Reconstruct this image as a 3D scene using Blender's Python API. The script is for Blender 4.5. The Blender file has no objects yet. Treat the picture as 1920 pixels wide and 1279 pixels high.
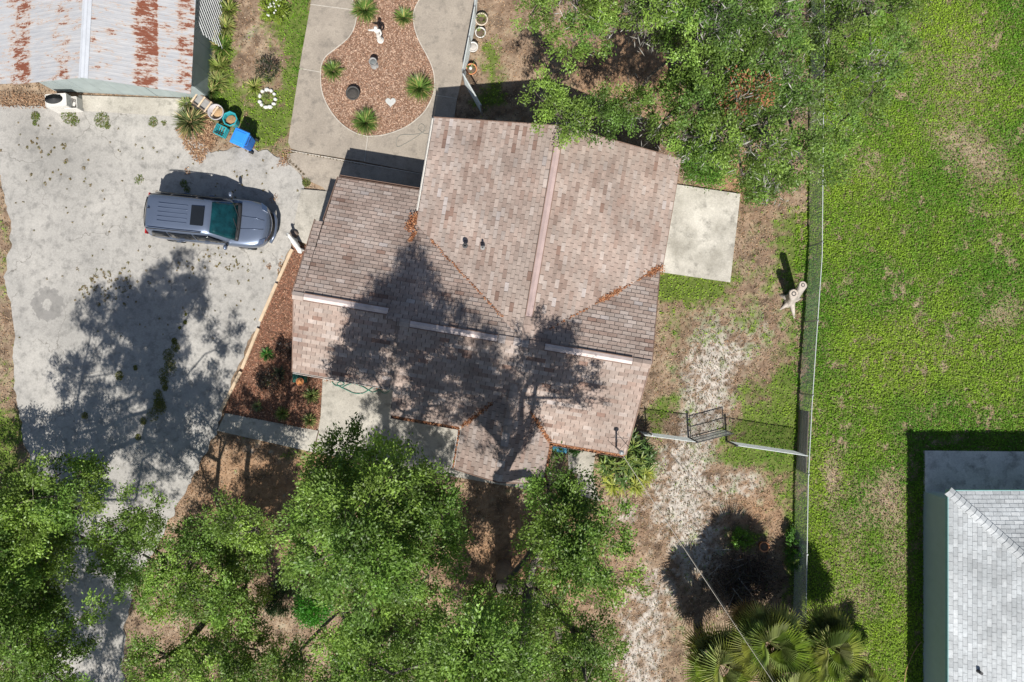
import bpy, bmesh, math, random
import numpy as np
from mathutils import Vector, Matrix, Quaternion
random.seed(7); rng = np.random.default_rng(7)
SC = bpy.context.scene; COL = SC.collection
# ---------------------------------------------------------------- camera, sky, sun, exposure
H = 28.5; F = 1300.0                      # drone height in metres, focal length in photo pixels (1920 wide)
cam = bpy.data.cameras.new('camera'); cam_o = bpy.data.objects.new('camera', cam); COL.objects.link(cam_o)
cam.sensor_width = 36; cam.lens = F * 36 / 1920; cam.clip_end = 2000
cam_o.location = (0, 0, H); cam_o.rotation_euler = (0, 0, 0); SC.camera = cam_o
SUN_EL = math.radians(52.4); SUN_DIR = Vector((0.06 * math.cos(SUN_EL), -math.cos(SUN_EL), math.sin(SUN_EL))).normalized()
W = bpy.data.worlds.new('World'); SC.world = W; W.use_nodes = True
nt = W.node_tree; bg = nt.nodes['Background']; sky = nt.nodes.new('ShaderNodeTexSky'); sky.sky_type = 'NISHITA'
sky.sun_disc = False; sky.sun_elevation = SUN_EL; sky.sun_rotation = math.radians(180 - 3.4)
nt.links.new(sky.outputs[0], bg.inputs[0]); bg.inputs[1].default_value = 0.064
sl = bpy.data.lights.new('sun', 'SUN'); sl.energy = 4.9; sl.angle = math.radians(0.55); sl.color = (1, .96, .89)
so = bpy.data.objects.new('sun', sl); COL.objects.link(so); so.rotation_euler = SUN_DIR.to_track_quat('Z', 'Y').to_euler(); so.location = SUN_DIR * 60
SC.view_settings.view_transform = 'Standard'; SC.view_settings.look = 'None'; SC.view_settings.exposure = 0.40; SC.view_settings.gamma = 1

def P(px, py, z=0.0): return ((px - 960) / F * (H - z), (640 - py) / F * (H - z), z)
G = F / H                                  # ground pixels per metre
# house frame: u to the right along the wing, v towards the long gable
TH = math.radians(-9.6); UC, US = math.cos(TH), math.sin(TH)
def UV(u, v, z): return (u * UC - v * US, u * US + v * UC, z)

# ---------------------------------------------------------------- noise
_tab = rng.random((256, 256))
def vnoise(x, y, seed=0):
    x = np.asarray(x, float) + seed * 17.31; y = np.asarray(y, float) + seed * 9.77
    xi = np.floor(x).astype(int); yi = np.floor(y).astype(int); fx = x - xi; fy = y - yi
    fx = fx * fx * (3 - 2 * fx); fy = fy * fy * (3 - 2 * fy)
    a = _tab[xi & 255, yi & 255]; b = _tab[(xi + 1) & 255, yi & 255]; c = _tab[xi & 255, (yi + 1) & 255]; d = _tab[(xi + 1) & 255, (yi + 1) & 255]
    return (a * (1 - fx) + b * fx) * (1 - fy) + (c * (1 - fx) + d * fx) * fy
def fbm(x, y, sc, octv=4, seed=0):
    t = 0; a = 1; n = 0
    for k in range(octv):
        t = t + a * vnoise(x * sc, y * sc, seed + k * 3); n += a; a *= .55; sc *= 2.03
    return t / n
def sstep(a, b, x): t = np.clip((x - a) / (b - a), 0, 1); return t * t * (3 - 2 * t)
def inpoly(x, y, poly):
    ins = np.zeros(np.shape(x), bool); n = len(poly)
    for i in range(n):
        x1, y1 = poly[i]; x2, y2 = poly[(i + 1) % n]
        if y1 == y2: continue
        ins ^= ((y1 > y) != (y2 > y)) & (x < (x2 - x1) * (y - y1) / (y2 - y1) + x1)
    return ins
def polydist(x, y, pts, closed=True):
    d = np.full(np.shape(x), 1e9); n = len(pts)
    for i in range(n if closed else n - 1):
        x1, y1 = pts[i]; x2, y2 = pts[(i + 1) % n]; dx, dy = x2 - x1, y2 - y1
        t = np.clip(((x - x1) * dx + (y - y1) * dy) / (dx * dx + dy * dy + 1e-9), 0, 1)
        d = np.minimum(d, np.hypot(x - x1 - t * dx, y - y1 - t * dy))
    return d

# ---------------------------------------------------------------- materials
def mk(name):
    m = bpy.data.materials.new(name); m.use_nodes = True
    return m, m.node_tree, m.node_tree.nodes['Principled BSDF']
def coords(nt, kind='Object'):
    t = nt.nodes.new('ShaderNodeTexCoord'); return t.outputs[kind]
def pos(nt): return nt.nodes.new('ShaderNodeNewGeometry').outputs['Position']
def noise(nt, vec, scale, detail=5, rough=.6, stretch=None):
    if stretch:
        mp = nt.nodes.new('ShaderNodeMapping'); nt.links.new(vec, mp.inputs[0]); mp.inputs['Scale'].default_value = stretch; vec = mp.outputs[0]
    n = nt.nodes.new('ShaderNodeTexNoise'); n.inputs['Scale'].default_value = scale; n.inputs['Detail'].default_value = detail; n.inputs['Roughness'].default_value = rough
    nt.links.new(vec, n.inputs['Vector']); return n.outputs['Fac']
def maprange(nt, src, a, b, c, d):
    m = nt.nodes.new('ShaderNodeMapRange'); nt.links.new(src, m.inputs[0])
    for i, v in enumerate((a, b, c, d)): m.inputs[1 + i].default_value = v
    return m.outputs[0]
def math_(nt, op, a, b):
    m = nt.nodes.new('ShaderNodeMath'); m.operation = op
    for i, v in enumerate((a, b)):
        if isinstance(v, (int, float)): m.inputs[i].default_value = v
        else: nt.links.new(v, m.inputs[i])
    return m.outputs[0]
def mixc(nt, fac, a, b, blend='MIX'):
    m = nt.nodes.new('ShaderNodeMix'); m.data_type = 'RGBA'; m.blend_type = blend
    if isinstance(fac, (int, float)): m.inputs[0].default_value = fac
    else: nt.links.new(fac, m.inputs[0])
    for i, v in ((6, a), (7, b)):
        if isinstance(v, tuple): m.inputs[i].default_value = (*v[:3], 1)
        else: nt.links.new(v, m.inputs[i])
    return m.outputs[2]
def bump(nt, bsdf, h, strength=.3, dist=.02):
    b = nt.nodes.new('ShaderNodeBump'); b.inputs['Strength'].default_value = strength; b.inputs['Distance'].default_value = dist
    nt.links.new(h, b.inputs['Height']); nt.links.new(b.outputs[0], bsdf.inputs['Normal'])
def MAT(name, base=None, rough=.8, var=.18, vs=6., bs=60., bstr=.25, metal=0., spec=.3, coat=0., world=False, broad=0.):
    m, nt, b = mk(name); vec = pos(nt) if world else coords(nt)
    n1 = noise(nt, vec, vs); f = maprange(nt, n1, .25, .75, 1 - var, 1 + var)
    if broad: f = math_(nt, 'MULTIPLY', f, maprange(nt, noise(nt, vec, .5, 6, .65), .36, .66, 1 + broad * .4, 1 - broad))
    if base is None:
        at = nt.nodes.new('ShaderNodeAttribute'); at.attribute_name = 'Col'; src = at.outputs['Color']
    else: src = (*base, 1)
    cf = nt.nodes.new('ShaderNodeCombineColor')
    for i in range(3): nt.links.new(f, cf.inputs[i])
    nt.links.new(mixc(nt, 1.0, src, cf.outputs[0], 'MULTIPLY'), b.inputs['Base Color'])
    b.inputs['Roughness'].default_value = rough; b.inputs['Metallic'].default_value = metal; b.inputs['Specular IOR Level'].default_value = spec; b.inputs['Coat Weight'].default_value = coat
    if bstr: bump(nt, b, noise(nt, vec, bs, 3), bstr)
    return m
def LEAF(name, trans=.3, rough=.45, spec=.35):
    m, nt, b = mk(name); at = nt.nodes.new('ShaderNodeAttribute'); at.attribute_name = 'Col'
    nt.links.new(at.outputs['Color'], b.inputs['Base Color']); b.inputs['Roughness'].default_value = rough; b.inputs['Specular IOR Level'].default_value = spec
    t = nt.nodes.new('ShaderNodeBsdfTranslucent'); nt.links.new(mixc(nt, 1.0, at.outputs['Color'], (1.25, 1.25, .6), 'MULTIPLY'), t.inputs[0])
    mx = nt.nodes.new('ShaderNodeMixShader'); mx.inputs[0].default_value = trans; nt.links.new(b.outputs[0], mx.inputs[1]); nt.links.new(t.outputs[0], mx.inputs[2])
    nt.links.new(mx.outputs[0], nt.nodes['Material Output'].inputs[0]); return m
def CONCRETE(name, c1, c2, stain, big=.5, dark=.55, patch=False):
    m, nt, b = mk(name); p = pos(nt)
    n1 = noise(nt, p, big, 7, .62); n2 = noise(nt, p, 2.6, 6, .65); n3 = noise(nt, p, 16, 5, .7); n4 = noise(nt, p, 70, 3, .7)
    c = mixc(nt, maprange(nt, n1, .35, .65, 0, 1), (*c1, 1), (*c2, 1))
    c = mixc(nt, maprange(nt, n2, dark, dark + .2, 0, .8), c, (*stain, 1))
    f = math_(nt, 'MULTIPLY', maprange(nt, n3, .3, .7, .84, 1.14), maprange(nt, n4, .3, .7, .84, 1.14))
    cf = nt.nodes.new('ShaderNodeCombineColor')
    for i in range(3): nt.links.new(f, cf.inputs[i])
    nt.links.new(mixc(nt, 1.0, c, cf.outputs[0], 'MULTIPLY'), b.inputs['Base Color'])
    b.inputs['Roughness'].default_value = .9; b.inputs['Specular IOR Level'].default_value = .2
    if patch:
        base = b.inputs['Base Color'].links[0].from_socket
        dist = nt.nodes.new('ShaderNodeVectorMath'); dist.operation = 'DISTANCE'; nt.links.new(p, dist.inputs[0]); dist.inputs[1].default_value = (*P(90, 572)[:2], .03)
        dv = math_(nt, 'ADD', dist.outputs['Value'], math_(nt, 'MULTIPLY', math_(nt, 'SUBTRACT', noise(nt, p, 3, 5, .7), .5), .9)); ring = math_(nt, 'MULTIPLY', maprange(nt, dv, .62, .68, 1, 0), maprange(nt, dv, .16, .22, 0, 1))
        base = mixc(nt, math_(nt, 'MULTIPLY', ring, .55), base, (.15, .145, .14, 1))
        vor = nt.nodes.new('ShaderNodeTexVoronoi'); vor.feature = 'DISTANCE_TO_EDGE'; vor.inputs['Scale'].default_value = .33; wp = nt.nodes.new('ShaderNodeVectorMath'); wp.operation = 'ADD'; nt.links.new(p, wp.inputs[0]); nn = nt.nodes.new('ShaderNodeTexNoise'); nn.inputs['Scale'].default_value = 1.7; nn.inputs['Detail'].default_value = 6; nt.links.new(p, nn.inputs['Vector']); nt.links.new(nn.outputs['Color'], wp.inputs[1]); nt.links.new(wp.outputs[0], vor.inputs['Vector'])
        crack = math_(nt, 'MULTIPLY', maprange(nt, vor.outputs['Distance'], .0, .007, 1, 0), maprange(nt, noise(nt, p, .5, 3, .5), .48, .56, 0, .75)); base = mixc(nt, crack, base, (.12, .11, .095, 1))
        for sx_, sy_, r_, k_s in ((115, 305, 2.2, .45), (60, 250, 1.3, .35), (150, 590, 1.6, .25), (330, 470, 1.5, .2)):
            ds = nt.nodes.new('ShaderNodeVectorMath'); ds.operation = 'DISTANCE'; nt.links.new(p, ds.inputs[0]); ds.inputs[1].default_value = (*P(sx_, sy_)[:2], .03)
            dd = math_(nt, 'ADD', ds.outputs['Value'], math_(nt, 'MULTIPLY', math_(nt, 'SUBTRACT', noise(nt, p, 1.6, 8, .75), .5), r_ * 2.6)); base = mixc(nt, maprange(nt, dd, r_ * .2, r_, k_s, 0), base, (.17, .165, .155, 1))
        spots = math_(nt, 'MULTIPLY', maprange(nt, noise(nt, p, 7, 6, .75), .60, .70, 0, .6), maprange(nt, noise(nt, p, .6, 3, .5), .45, .6, 0, 1)); base = mixc(nt, spots, base, (.17, .15, .115, 1)); nt.links.new(base, b.inputs['Base Color'])
    bump(nt, b, math_(nt, 'ADD', n3, n4), .5, .012); return m
m_ground = MAT('ground soil', None, .95, .22, 5, 45, .6, spec=.1)
m_leaf = LEAF('oak leaf'); m_blade = LEAF('grass blade', .3, .6, .2); m_litter = MAT('leaf litter', None, .9, .1, 20, 60, 0, spec=.1); m_strap = LEAF('strap leaf', .25, .4, .35)
m_bark = MAT('oak bark', (.13, .112, .095), .95, .35, 5, 30, .6, spec=.1)
m_moss = MAT('grey moss', None, .95, .1, 20, 60, 0, spec=.05)
m_shingle = MAT('asphalt shingle', None, .93, .16, 9, 160, .3, spec=.15, world=True, broad=.24)
m_roofdeck = MAT('shingle underlay', (.095, .075, .066), .95, .2, 8, 90, .3)
m_drive = CONCRETE('driveway concrete', (.425, .405, .375), (.325, .312, .292), (.205, .198, .186), .4, .49, True)
m_conc = CONCRETE('patio concrete', (.365, .318, .265), (.285, .248, .207), (.18, .16, .137), .8, .51)
m_pale = CONCRETE('pale concrete', (.48, .45, .395), (.335, .312, .272), (.20, .19, .165), .55, .51)
m_grime = CONCRETE('grimy concrete', (.78, .74, .69), (.60, .57, .53), (.28, .26, .24), .9, .5)
m_joint = MAT('white joint filler', (.47, .43, .375), .85, .25)
m_white = MAT('white paint', (.60, .58, .55), .5, .08, 10, 60, .1)
m_statue = MAT('white stone', (.62, .61, .585), .7, .12, 9, 60, .3)
m_wall = MAT('house stucco', (.55, .50, .43), .9, .08)
m_trim = MAT('brown trim', (.20, .13, .10), .7, .15)
m_ridge = MAT('pink ridge metal', (.43, .325, .305), .55, .16, 3, 60, .1)
m_galv = MAT('galvanised steel', (.42, .43, .44), .45, .15, 8, 60, .1, metal=.6)
m_wire = MAT('pale wire', (.50, .53, .52), .5, .15, 8, 60, 0)
m_dark = MAT('dark steel', (.06, .06, .062), .6, .2, 8)
m_black = MAT('black plastic', (.025, .025, .027), .5, .2)
m_timber = MAT('landscape timber', (.56, .43, .30), .9, .25, 4, 40, .4)
m_board = MAT('weathered board', (.20, .155, .125), .9, .3, 3, 40, .4)
m_terra = MAT('terracotta', (.55, .235, .11), .85, .2)
m_pot = MAT('pale clay pot', (.55, .47, .38), .85, .2); m_greypot = MAT('grey pot', (.27, .265, .26), .8, .2); m_darkpot = MAT('dark pot', (.07, .068, .065), .8, .2)
m_soil = MAT('potting soil', (.12, .085, .06), .95, .35, 25, 50, .6)
m_blue = MAT('blue plastic', (.022, .17, .62), .45, .06, 6, 40, .05, spec=.5); m_bluedk = MAT('blue plastic lid', (.03, .24, .74), .42, .06, 6, 40, .05, spec=.5)
m_teal = MAT('teal plastic', (.03, .30, .34), .5, .12); m_sky = MAT('light blue plastic', (.14, .50, .68), .5, .15)
m_green = MAT('green plastic', (.03, .14, .10), .5, .1); m_hose = MAT('green hose', (.05, .22, .16), .5, .1); m_tanhose = MAT('grey hose', (.25, .24, .21), .6, .1)
m_wood = MAT('cut wood', (.46, .40, .345), .9, .25, 14, 40, .5); m_deadbark = MAT('dead bark', (.40, .36, .32), .95, .25, 6, 40, .5)
m_neigh = MAT('neighbour stucco', (.40, .47, .475), .9, .05, 3); m_neightrim = MAT('teal trim', (.22, .40, .40), .6, .08)
m_nunder = MAT('pale underlay', (.22, .225, .235), .95, .2)

# ---------------------------------------------------------------- mesh builders
def props(o, label=None, cat=None, group=None, kind=None):
    if label: o['label'] = label
    if cat: o['category'] = cat
    if group: o['group'] = group
    if kind: o['kind'] = kind
    return o
def empty(name, loc, label, cat, group=None):
    o = bpy.data.objects.new(name, None); COL.objects.link(o); o.location = loc; o.empty_display_size = .2
    return props(o, label, cat, group)
def link(name, me, mat, parent=None):
    o = bpy.data.objects.new(name, me); COL.objects.link(o)
    if mat and not me.materials: me.materials.append(mat)
    if parent: o.parent = parent
    return o
class MB:
    def __init__(s, o=(0, 0, 0)): s.v = []; s.f = []; s.o = Vector(o); s.c = []
    def add(s, vs, fs, col=None):
        n = len(s.v); s.v += [tuple(Vector(p) - s.o) for p in vs]; s.f += [tuple(i + n for i in f) for f in fs]
        if col is not None: s.c += [col] * len(vs)
        return s
    def box(s, c, size, rz=0., M=None, col=None):
        hx, hy, hz = (q / 2 for q in size); R = M or Matrix.Rotation(rz, 3, 'Z'); c = Vector(c)
        vs = [c + R @ Vector((x * hx, y * hy, z * hz)) for z in (-1, 1) for x, y in ((-1, -1), (1, -1), (1, 1), (-1, 1))]
        return s.add(vs, [(3, 2, 1, 0), (4, 5, 6, 7), (0, 1, 5, 4), (1, 2, 6, 5), (2, 3, 7, 6), (3, 0, 4, 7)], col)
    def prism(s, pts, z0, z1, col=None):      # pts: xy list (ccw), top z may be per point
        n = len(pts); a = sum(pts[i][0] * pts[(i + 1) % n][1] - pts[(i + 1) % n][0] * pts[i][1] for i in range(n))
        if a < 0: pts = pts[::-1]
        vs = [(x, y, z0) for x, y in pts] + [(x, y, z1) for x, y in pts]
        return s.add(vs, [tuple(range(n))[::-1], tuple(range(n, 2 * n))] + [(i, (i + 1) % n, n + (i + 1) % n, n + i) for i in range(n)], col)
    def slab(s, pts3, thick, col=None):       # planar polygon in 3D, ccw from above, thickness straight down
        n = len(pts3); vs = [(x, y, z - thick) for x, y, z in pts3] + list(pts3)
        return s.add(vs, [tuple(range(n))[::-1], tuple(range(n, 2 * n))] + [(i, (i + 1) % n, n + (i + 1) % n, n + i) for i in range(n)], col)
    def tube(s, pts, rad, sides=6, caps=True, col=None):
        pts = [Vector(p) for p in pts]; n = len(pts); rad = rad if hasattr(rad, '__len__') else [rad] * n; vs = []; up = None
        for i, p in enumerate(pts):
            d = (pts[min(i + 1, n - 1)] - pts[max(i - 1, 0)])
            d = d.normalized() if d.length > 1e-9 else Vector((0, 0, 1))
            if up is None: up = Vector((1, 0, 0)) if abs(d.x) < .8 else Vector((0, 1, 0))
            a = d.cross(up)
            if a.length < 1e-5: a = d.cross(Vector((.3, .9, .2)))
            a.normalize(); b = d.cross(a); up = b.cross(d) if False else up
            for k in range(sides):
                t = 2 * math.pi * k / sides; vs.append(p + (a * math.cos(t) + b * math.sin(t)) * rad[i])
        fs = [(i * sides + k, i * sides + (k + 1) % sides, (i + 1) * sides + (k + 1) % sides, (i + 1) * sides + k) for i in range(n - 1) for k in range(sides)]
        if caps: fs += [tuple(range(sides))[::-1], tuple(range((n - 1) * sides, n * sides))]
        return s.add(vs, fs, col)
    def lathe(s, c, prof, seg=20, col=None, sx=1., sy=1.):
        c = Vector(c); vs = []; n = len(prof)
        for r, z in prof:
            for k in range(seg):
                t = 2 * math.pi * k / seg; vs.append(c + Vector((r * math.cos(t) * sx, r * math.sin(t) * sy, z)))
        fs = [(i * seg + k, i * seg + (k + 1) % seg, (i + 1) * seg + (k + 1) % seg, (i + 1) * seg + k) for i in range(n - 1) for k in range(seg)]
        fs += [tuple(range(seg))[::-1], tuple(range((n - 1) * seg, n * seg))]
        return s.add(vs, fs, col)
    def mesh(s, name, smooth=False):
        me = bpy.data.meshes.new(name); me.from_pydata(s.v, [], s.f)
        if s.c and len(s.c) == len(s.v):
            at = me.color_attributes.new('Col', 'FLOAT_COLOR', 'POINT'); at.data.foreach_set('color', np.concatenate([np.array(s.c, np.float32), np.ones((len(s.c), 1), np.float32)], 1).ravel())
        bm = bmesh.new(); bm.from_mesh(me); bmesh.ops.recalc_face_normals(bm, faces=bm.faces); bm.to_mesh(me); bm.free()
        if smooth: me.polygons.foreach_set('use_smooth', [True] * len(me.polygons))
        return me
    def build(s, name, mat, parent=None, smooth=False, bevel=0., sub=0):
        o = link(name, s.mesh(name, smooth), mat, parent)
        if not parent: o.location = s.o
        if bevel: b = o.modifiers.new('b', 'BEVEL'); b.width = bevel; b.segments = 2; b.limit_method = 'ANGLE'
        if sub: b = o.modifiers.new('s', 'SUBSURF'); b.levels = sub; b.render_levels = sub
        return o
def quads_mesh(name, V, Q, C, mat, parent=None, origin=None):
    if origin is not None: V = V - np.asarray(origin)
    me = bpy.data.meshes.new(name); nv, nq = len(V), len(Q); k = Q.shape[1]
    me.vertices.add(nv); me.vertices.foreach_set('co', np.ascontiguousarray(V, np.float32).ravel())
    me.loops.add(nq * k); me.loops.foreach_set('vertex_index', np.ascontiguousarray(Q, np.int32).ravel())
    me.polygons.add(nq); me.polygons.foreach_set('loop_start', np.arange(0, nq * k, k, dtype=np.int32))
    if C is not None:
        at = me.color_attributes.new('Col', 'FLOAT_COLOR', 'POINT'); at.data.foreach_set('color', np.concatenate([C, np.ones((nv, 1))], 1).astype(np.float32).ravel())
    me.update(calc_edges=True)
    o = link(name, me, mat, parent)
    if origin is not None and not parent: o.location = origin
    return o
def unit(a): return a / (np.linalg.norm(a, axis=1, keepdims=True) + 1e-9)
def leaves(name, C, D, N, L, Wd, colr, mat, parent=None, origin=None):
    D = unit(D); S = unit(np.cross(N, D)); L = np.reshape(L, (-1, 1)) * np.ones((len(C), 1)); Wd = np.reshape(Wd, (-1, 1)) * np.ones((len(C), 1))
    V = np.stack([C - D * L * .5, C + S * Wd * .5 + D * L * .05, C + D * L * .5, C - S * Wd * .5 + D * L * .05], 1).reshape(-1, 3)
    return quads_mesh(name, V, np.arange(len(V)).reshape(-1, 4), np.repeat(np.clip(colr, 0, 1), 4, 0), mat, parent, origin)
def blades_arr(base, az, length, width, lean, droop, colr):   # 2-segment arching blades -> verts, quads, cols
    n = len(base); h = np.stack([np.cos(az), np.sin(az), np.zeros(n)], 1); s = np.stack([-np.sin(az), np.cos(az), np.zeros(n)], 1); up = np.array([0, 0, 1.])
    l = np.reshape(length, (-1, 1)); w = np.reshape(width, (-1, 1)) / 2; ln = np.reshape(lean, (-1, 1)); dr = np.reshape(droop, (-1, 1))
    mid = base + (h * np.sin(ln) + up * np.cos(ln)) * l * .55
    tip = mid + (h * np.sin(ln + dr) + up * np.cos(ln + dr)) * l * .45
    V = np.stack([base - s * w * .7, base + s * w * .7, mid + s * w, mid - s * w, tip + s * w * .15, tip - s * w * .15], 1).reshape(-1, 3)
    i = np.arange(n)[:, None] * 6; Q = np.concatenate([i + np.array([[0, 1, 2, 3]]), i + np.array([[3, 2, 4, 5]])], 1).reshape(-1, 4)
    return V, Q, np.repeat(np.clip(colr, 0, 1), 6, 0)
def jit(n, base, amt): return np.asarray(base)[None, :] * (1 + (rng.random((n, 1)) - .5) * 2 * amt) * (1 + (rng.random((n, 3)) - .5) * amt * .5)
def smooth_poly(pts, n=6, closed=True):
    out = []; N = len(pts)
    for i in range(N if closed else N - 1):
        p0, p1, p2, p3 = (np.array(pts[(i + k) % N] if closed else pts[min(max(i + k, 0), N - 1)], float) for k in (-1, 0, 1, 2))
        for t in np.linspace(0, 1, n, endpoint=False):
            out.append(tuple(.5 * ((2 * p1) + (-p0 + p2) * t + (2 * p0 - 5 * p1 + 4 * p2 - p3) * t * t + (-p0 + 3 * p1 - 3 * p2 + p3) * t ** 3)))
    if not closed: out.append(tuple(pts[-1]))
    return out
def rough_poly(pts, amp, step=8, seed=0):
    out = []; n = len(pts)
    for i in range(n):
        a, b = np.array(pts[i], float), np.array(pts[(i + 1) % n], float); L = np.hypot(*(b - a)); k = max(1, int(L / step)); nn = np.array([-(b - a)[1], (b - a)[0]]) / (L + 1e-9)
        for t in np.arange(k) / k:
            p = a + (b - a) * t; w = (fbm(p[0], p[1], .06, 4, seed) - .5) * 2 * amp; out.append(tuple(p + nn * w))
    return out
def gxy(pts): return [P(x, y)[:2] for x, y in pts]

# ---------------------------------------------------------------- outlines on the ground, in photo pixels
DRIVE = [(-300, 205), (-100, 203), (20, 200), (120, 200), (160, 205), (330, 214), (360, 240), (395, 285), (440, 275), (500, 285), (535, 300), (565, 330), (572, 380), (550, 450), (533, 495), (478, 622), (415, 770), (405, 806), (372, 880), (345, 930), (300, 1010), (255, 1090), (235, 1180), (228, 1400), (70, 1400), (90, 1100), (85, 1000), (62, 895), (40, 800), (25, 700), (30, 610), (8, 520), (25, 430), (2, 330), (-60, 260), (-300, 260)]
BEDCURVE_L = [(690, 257), (668, 251), (645, 237), (625, 216), (610, 190), (603, 165), (602, 137), (604, 122), (612, 107), (632, 91), (655, 71), (667, 46), (668, 20), (660, 0), (640, -25), (620, -60)]
BEDCURVE_R = [(820, -60), (795, -12), (778, 18), (776, 45), (785, 76), (801, 106), (812, 132), (815, 158), (812, 180), (795, 212), (762, 239), (722, 254), (690, 257)]
RB = smooth_poly(BEDCURVE_L + BEDCURVE_R[:-1], 4)
BED2 = [(549, 462), (590, 462), (640, 560), (640, 720), (606, 716), (600, 780), (592, 812), (420, 774), (450, 700), (480, 630), (533, 500)]
SLABS = {
 'A': [(597, -60), (620, -60), (640, -25), (660, 0), (668, 20), (583, 9)],
 'B': [(583, 11), (668, 22), (667, 46), (655, 71), (632, 91), (612, 107), (604, 122), (602, 136), (562, 129)],
 'C': [(562, 131), (602, 138), (603, 165), (610, 190), (625, 216), (645, 237), (668, 251), (689, 257), (683, 304), (560, 284), (546, 279), (541, 268)],
 'D': [(691, 257), (722, 254), (762, 239), (795, 212), (812, 180), (857, 187), (848, 250), (838, 335), (685, 305)],
 'E': [(812, 178), (815, 158), (812, 132), (801, 106), (785, 76), (776, 45), (778, 18), (795, -12), (820, -60), (904, -60), (893, 0), (866, 150), (858, 185)],
 'F': [(539, 290), (560, 286), (836, 337), (815, 430), (660, 420), (622, 372), (606, 352), (575, 338), (540, 306)],
}
PAD_W = [(566, 356), (640, 362), (650, 400), (608, 470), (547, 448)]
PAD_E = [(1225, 341), (1387, 365), (1368, 530), (1205, 506)]
PATIO_S = [(606, 700), (602, 780), (590, 849), (996, 919), (1010, 830), (1010, 720), (760, 690)]
WALK = [(424, 775), (597, 808), (587, 848), (408, 808)]
PATH_R = [(1062, 800), (1128, 815), (1116, 850), (1112, 880), (1114, 905), (1121, 930), (1133, 941), (1078, 928), (1083, 890), (1066, 882)]
APRON = [(148, 180), (360, 187), (345, 206), (330, 219), (160, 209)]
PAD_N = [(1732, 845), (2150, 849), (2150, 930), (1732, 922)]
HARD = [DRIVE, PAD_W, PAD_E, PATIO_S, WALK, PATH_R, PAD_N, RB, BED2] + list(SLABS.values())

def ell(x, y, cx, cy, rx, ry): return np.exp(-(((x - cx) / rx) ** 2 + ((y - cy) / ry) ** 2))
def fields(x, y):     # ground-cover fields; x, y in photo pixels on the ground
    X, Y = x / G, y / G
    n1 = fbm(X, Y, .45, 5, 1); n2 = fbm(X, Y, 1.6, 4, 5); n3 = fbm(X, Y, 5.5, 3, 9)
    right = sstep(1496, 1516, x + (y - 640) * .018 + (n2 - .5) * 30)
    g = right * 1.05
    for a in ((1800, 130, 70, 110, .5), (1850, 310, 60, 60, .75), (1880, 590, 50, 40, .7), (1660, 930, 42, 65, .8), (1685, 1060, 32, 110, .5), (1590, 1010, 40, 90, .5), (1610, 1130, 50, 60, .5), (1780, 260, 60, 40, .5), (1560, 880, 20, 60, .5), (1700, 100, 40, 100, .35), (1640, 330, 60, 60, .4), (1560, 900, 25, 40, .4), (1700, 640, 60, 40, .3), (1780, 650, 40, 30, .4), (1720, 790, 30, 60, .35)):
        g = g - right * a[4] * ell(x, y, *a[:4]) * sstep(.3, .62, n2 * .45 + n3 * .55) * .92
    gy = 0
    for a in ((1300, 540, 75, 26, 1.1), (1250, 530, 30, 30, .6), (1440, 800, 60, 45, 1.0), (1475, 730, 28, 80, .9), (1400, 850, 60, 30, .8), (1490, 1020, 18, 90, 1.2), (1392, 1012, 26, 20, 1.2), (1470, 870, 30, 60, .8), (1470, 450, 50, 60, .55), (1420, 610, 60, 50, .35), (1280, 620, 50, 50, .25), (1415, 730, 40, 30, .55), (1490, 530, 25, 60, .6), (1250, 760, 25, 30, .6), (1225, 800, 20, 40, .7),
              (10, 830, 50, 90, 1.2), (5, 470, 40, 110, .55), (10, 640, 30, 80, .4), (420, 90, 22, 140, 1.1), (425, 200, 30, 40, 1.), (545, 150, 36, 120, .85), (560, 40, 26, 70, 1.), (500, 245, 45, 40, 1.), (485, 205, 45, 45, .7), (520, 20, 40, 40, .7), (470, 130, 40, 60, .35), (570, 100, 14, 150, .9),
              (925, 130, 22, 50, .9), (920, 190, 45, 18, 1.), (975, 70, 50, 40, .45), (915, 92, 16, 20, .6), (1080, 120, 60, 60, .3), (585, 885, 30, 20, .6), (430, 830, 60, 16, .35), (560, 850, 50, 14, .6), (900, 920, 90, 12, .35), (1290, 560, 120, 200, .12), (1540, 1090, 40, 60, .8)):
        gy = gy + a[4] * ell(x, y, *a[:4])
    g = g + (1 - right) * gy
    g = g + (1 - right) * .30 * sstep(1190, 1260, x) * sstep(330, 420, y)
    green = sstep(.30, .74, g * .72 + (n2 - .5) * .7 + (n3 - .5) * .8)
    sd = polydist(x, y, [(1330, 690), (1320, 780), (1290, 860), (1285, 960), (1310, 1030)], False)
    s = 1.05 * np.exp(-(sd / 62) ** 2) + .95 * np.exp(-(polydist(x, y, [(1225, 1120), (1205, 1180), (1195, 1330)], False) / 55) ** 2) + .75 * ell(x, y, 1400, 905, 50, 50) + .5 * ell(x, y, 1400, 640, 70, 90) + .45 * ell(x, y, 1310, 600, 60, 60) + .5 * ell(x, y, 1450, 610, 50, 40) + .6 * ell(x, y, 1180, 960, 80, 40) + .25 * right * (ell(x, y, 1650, 900, 50, 100) + ell(x, y, 1600, 1030, 50, 90)) + .5 * ell(x, y, 480, 845, 50, 16) + .3 * ell(x, y, 470, 150, 40, 120) + .3 * ell(x, y, 540, 190, 40, 60)
    sand = sstep(.40, .80, s * .62 + (n2 - .5) * .6 + (n3 - .5) * 1.0 + .1)
    orange = np.clip(ell(x, y, 1390, 330, 60, 60) + ell(x, y, 1200, 130, 160, 120) * .7 + ell(x, y, 510, 930, 160, 110) + ell(x, y, 980, 1050, 160, 120) + ell(x, y, 1420, 960, 60, 60) * .6, 0, 1)
    return green, sand, orange, n1, n2, n3, right
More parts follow.
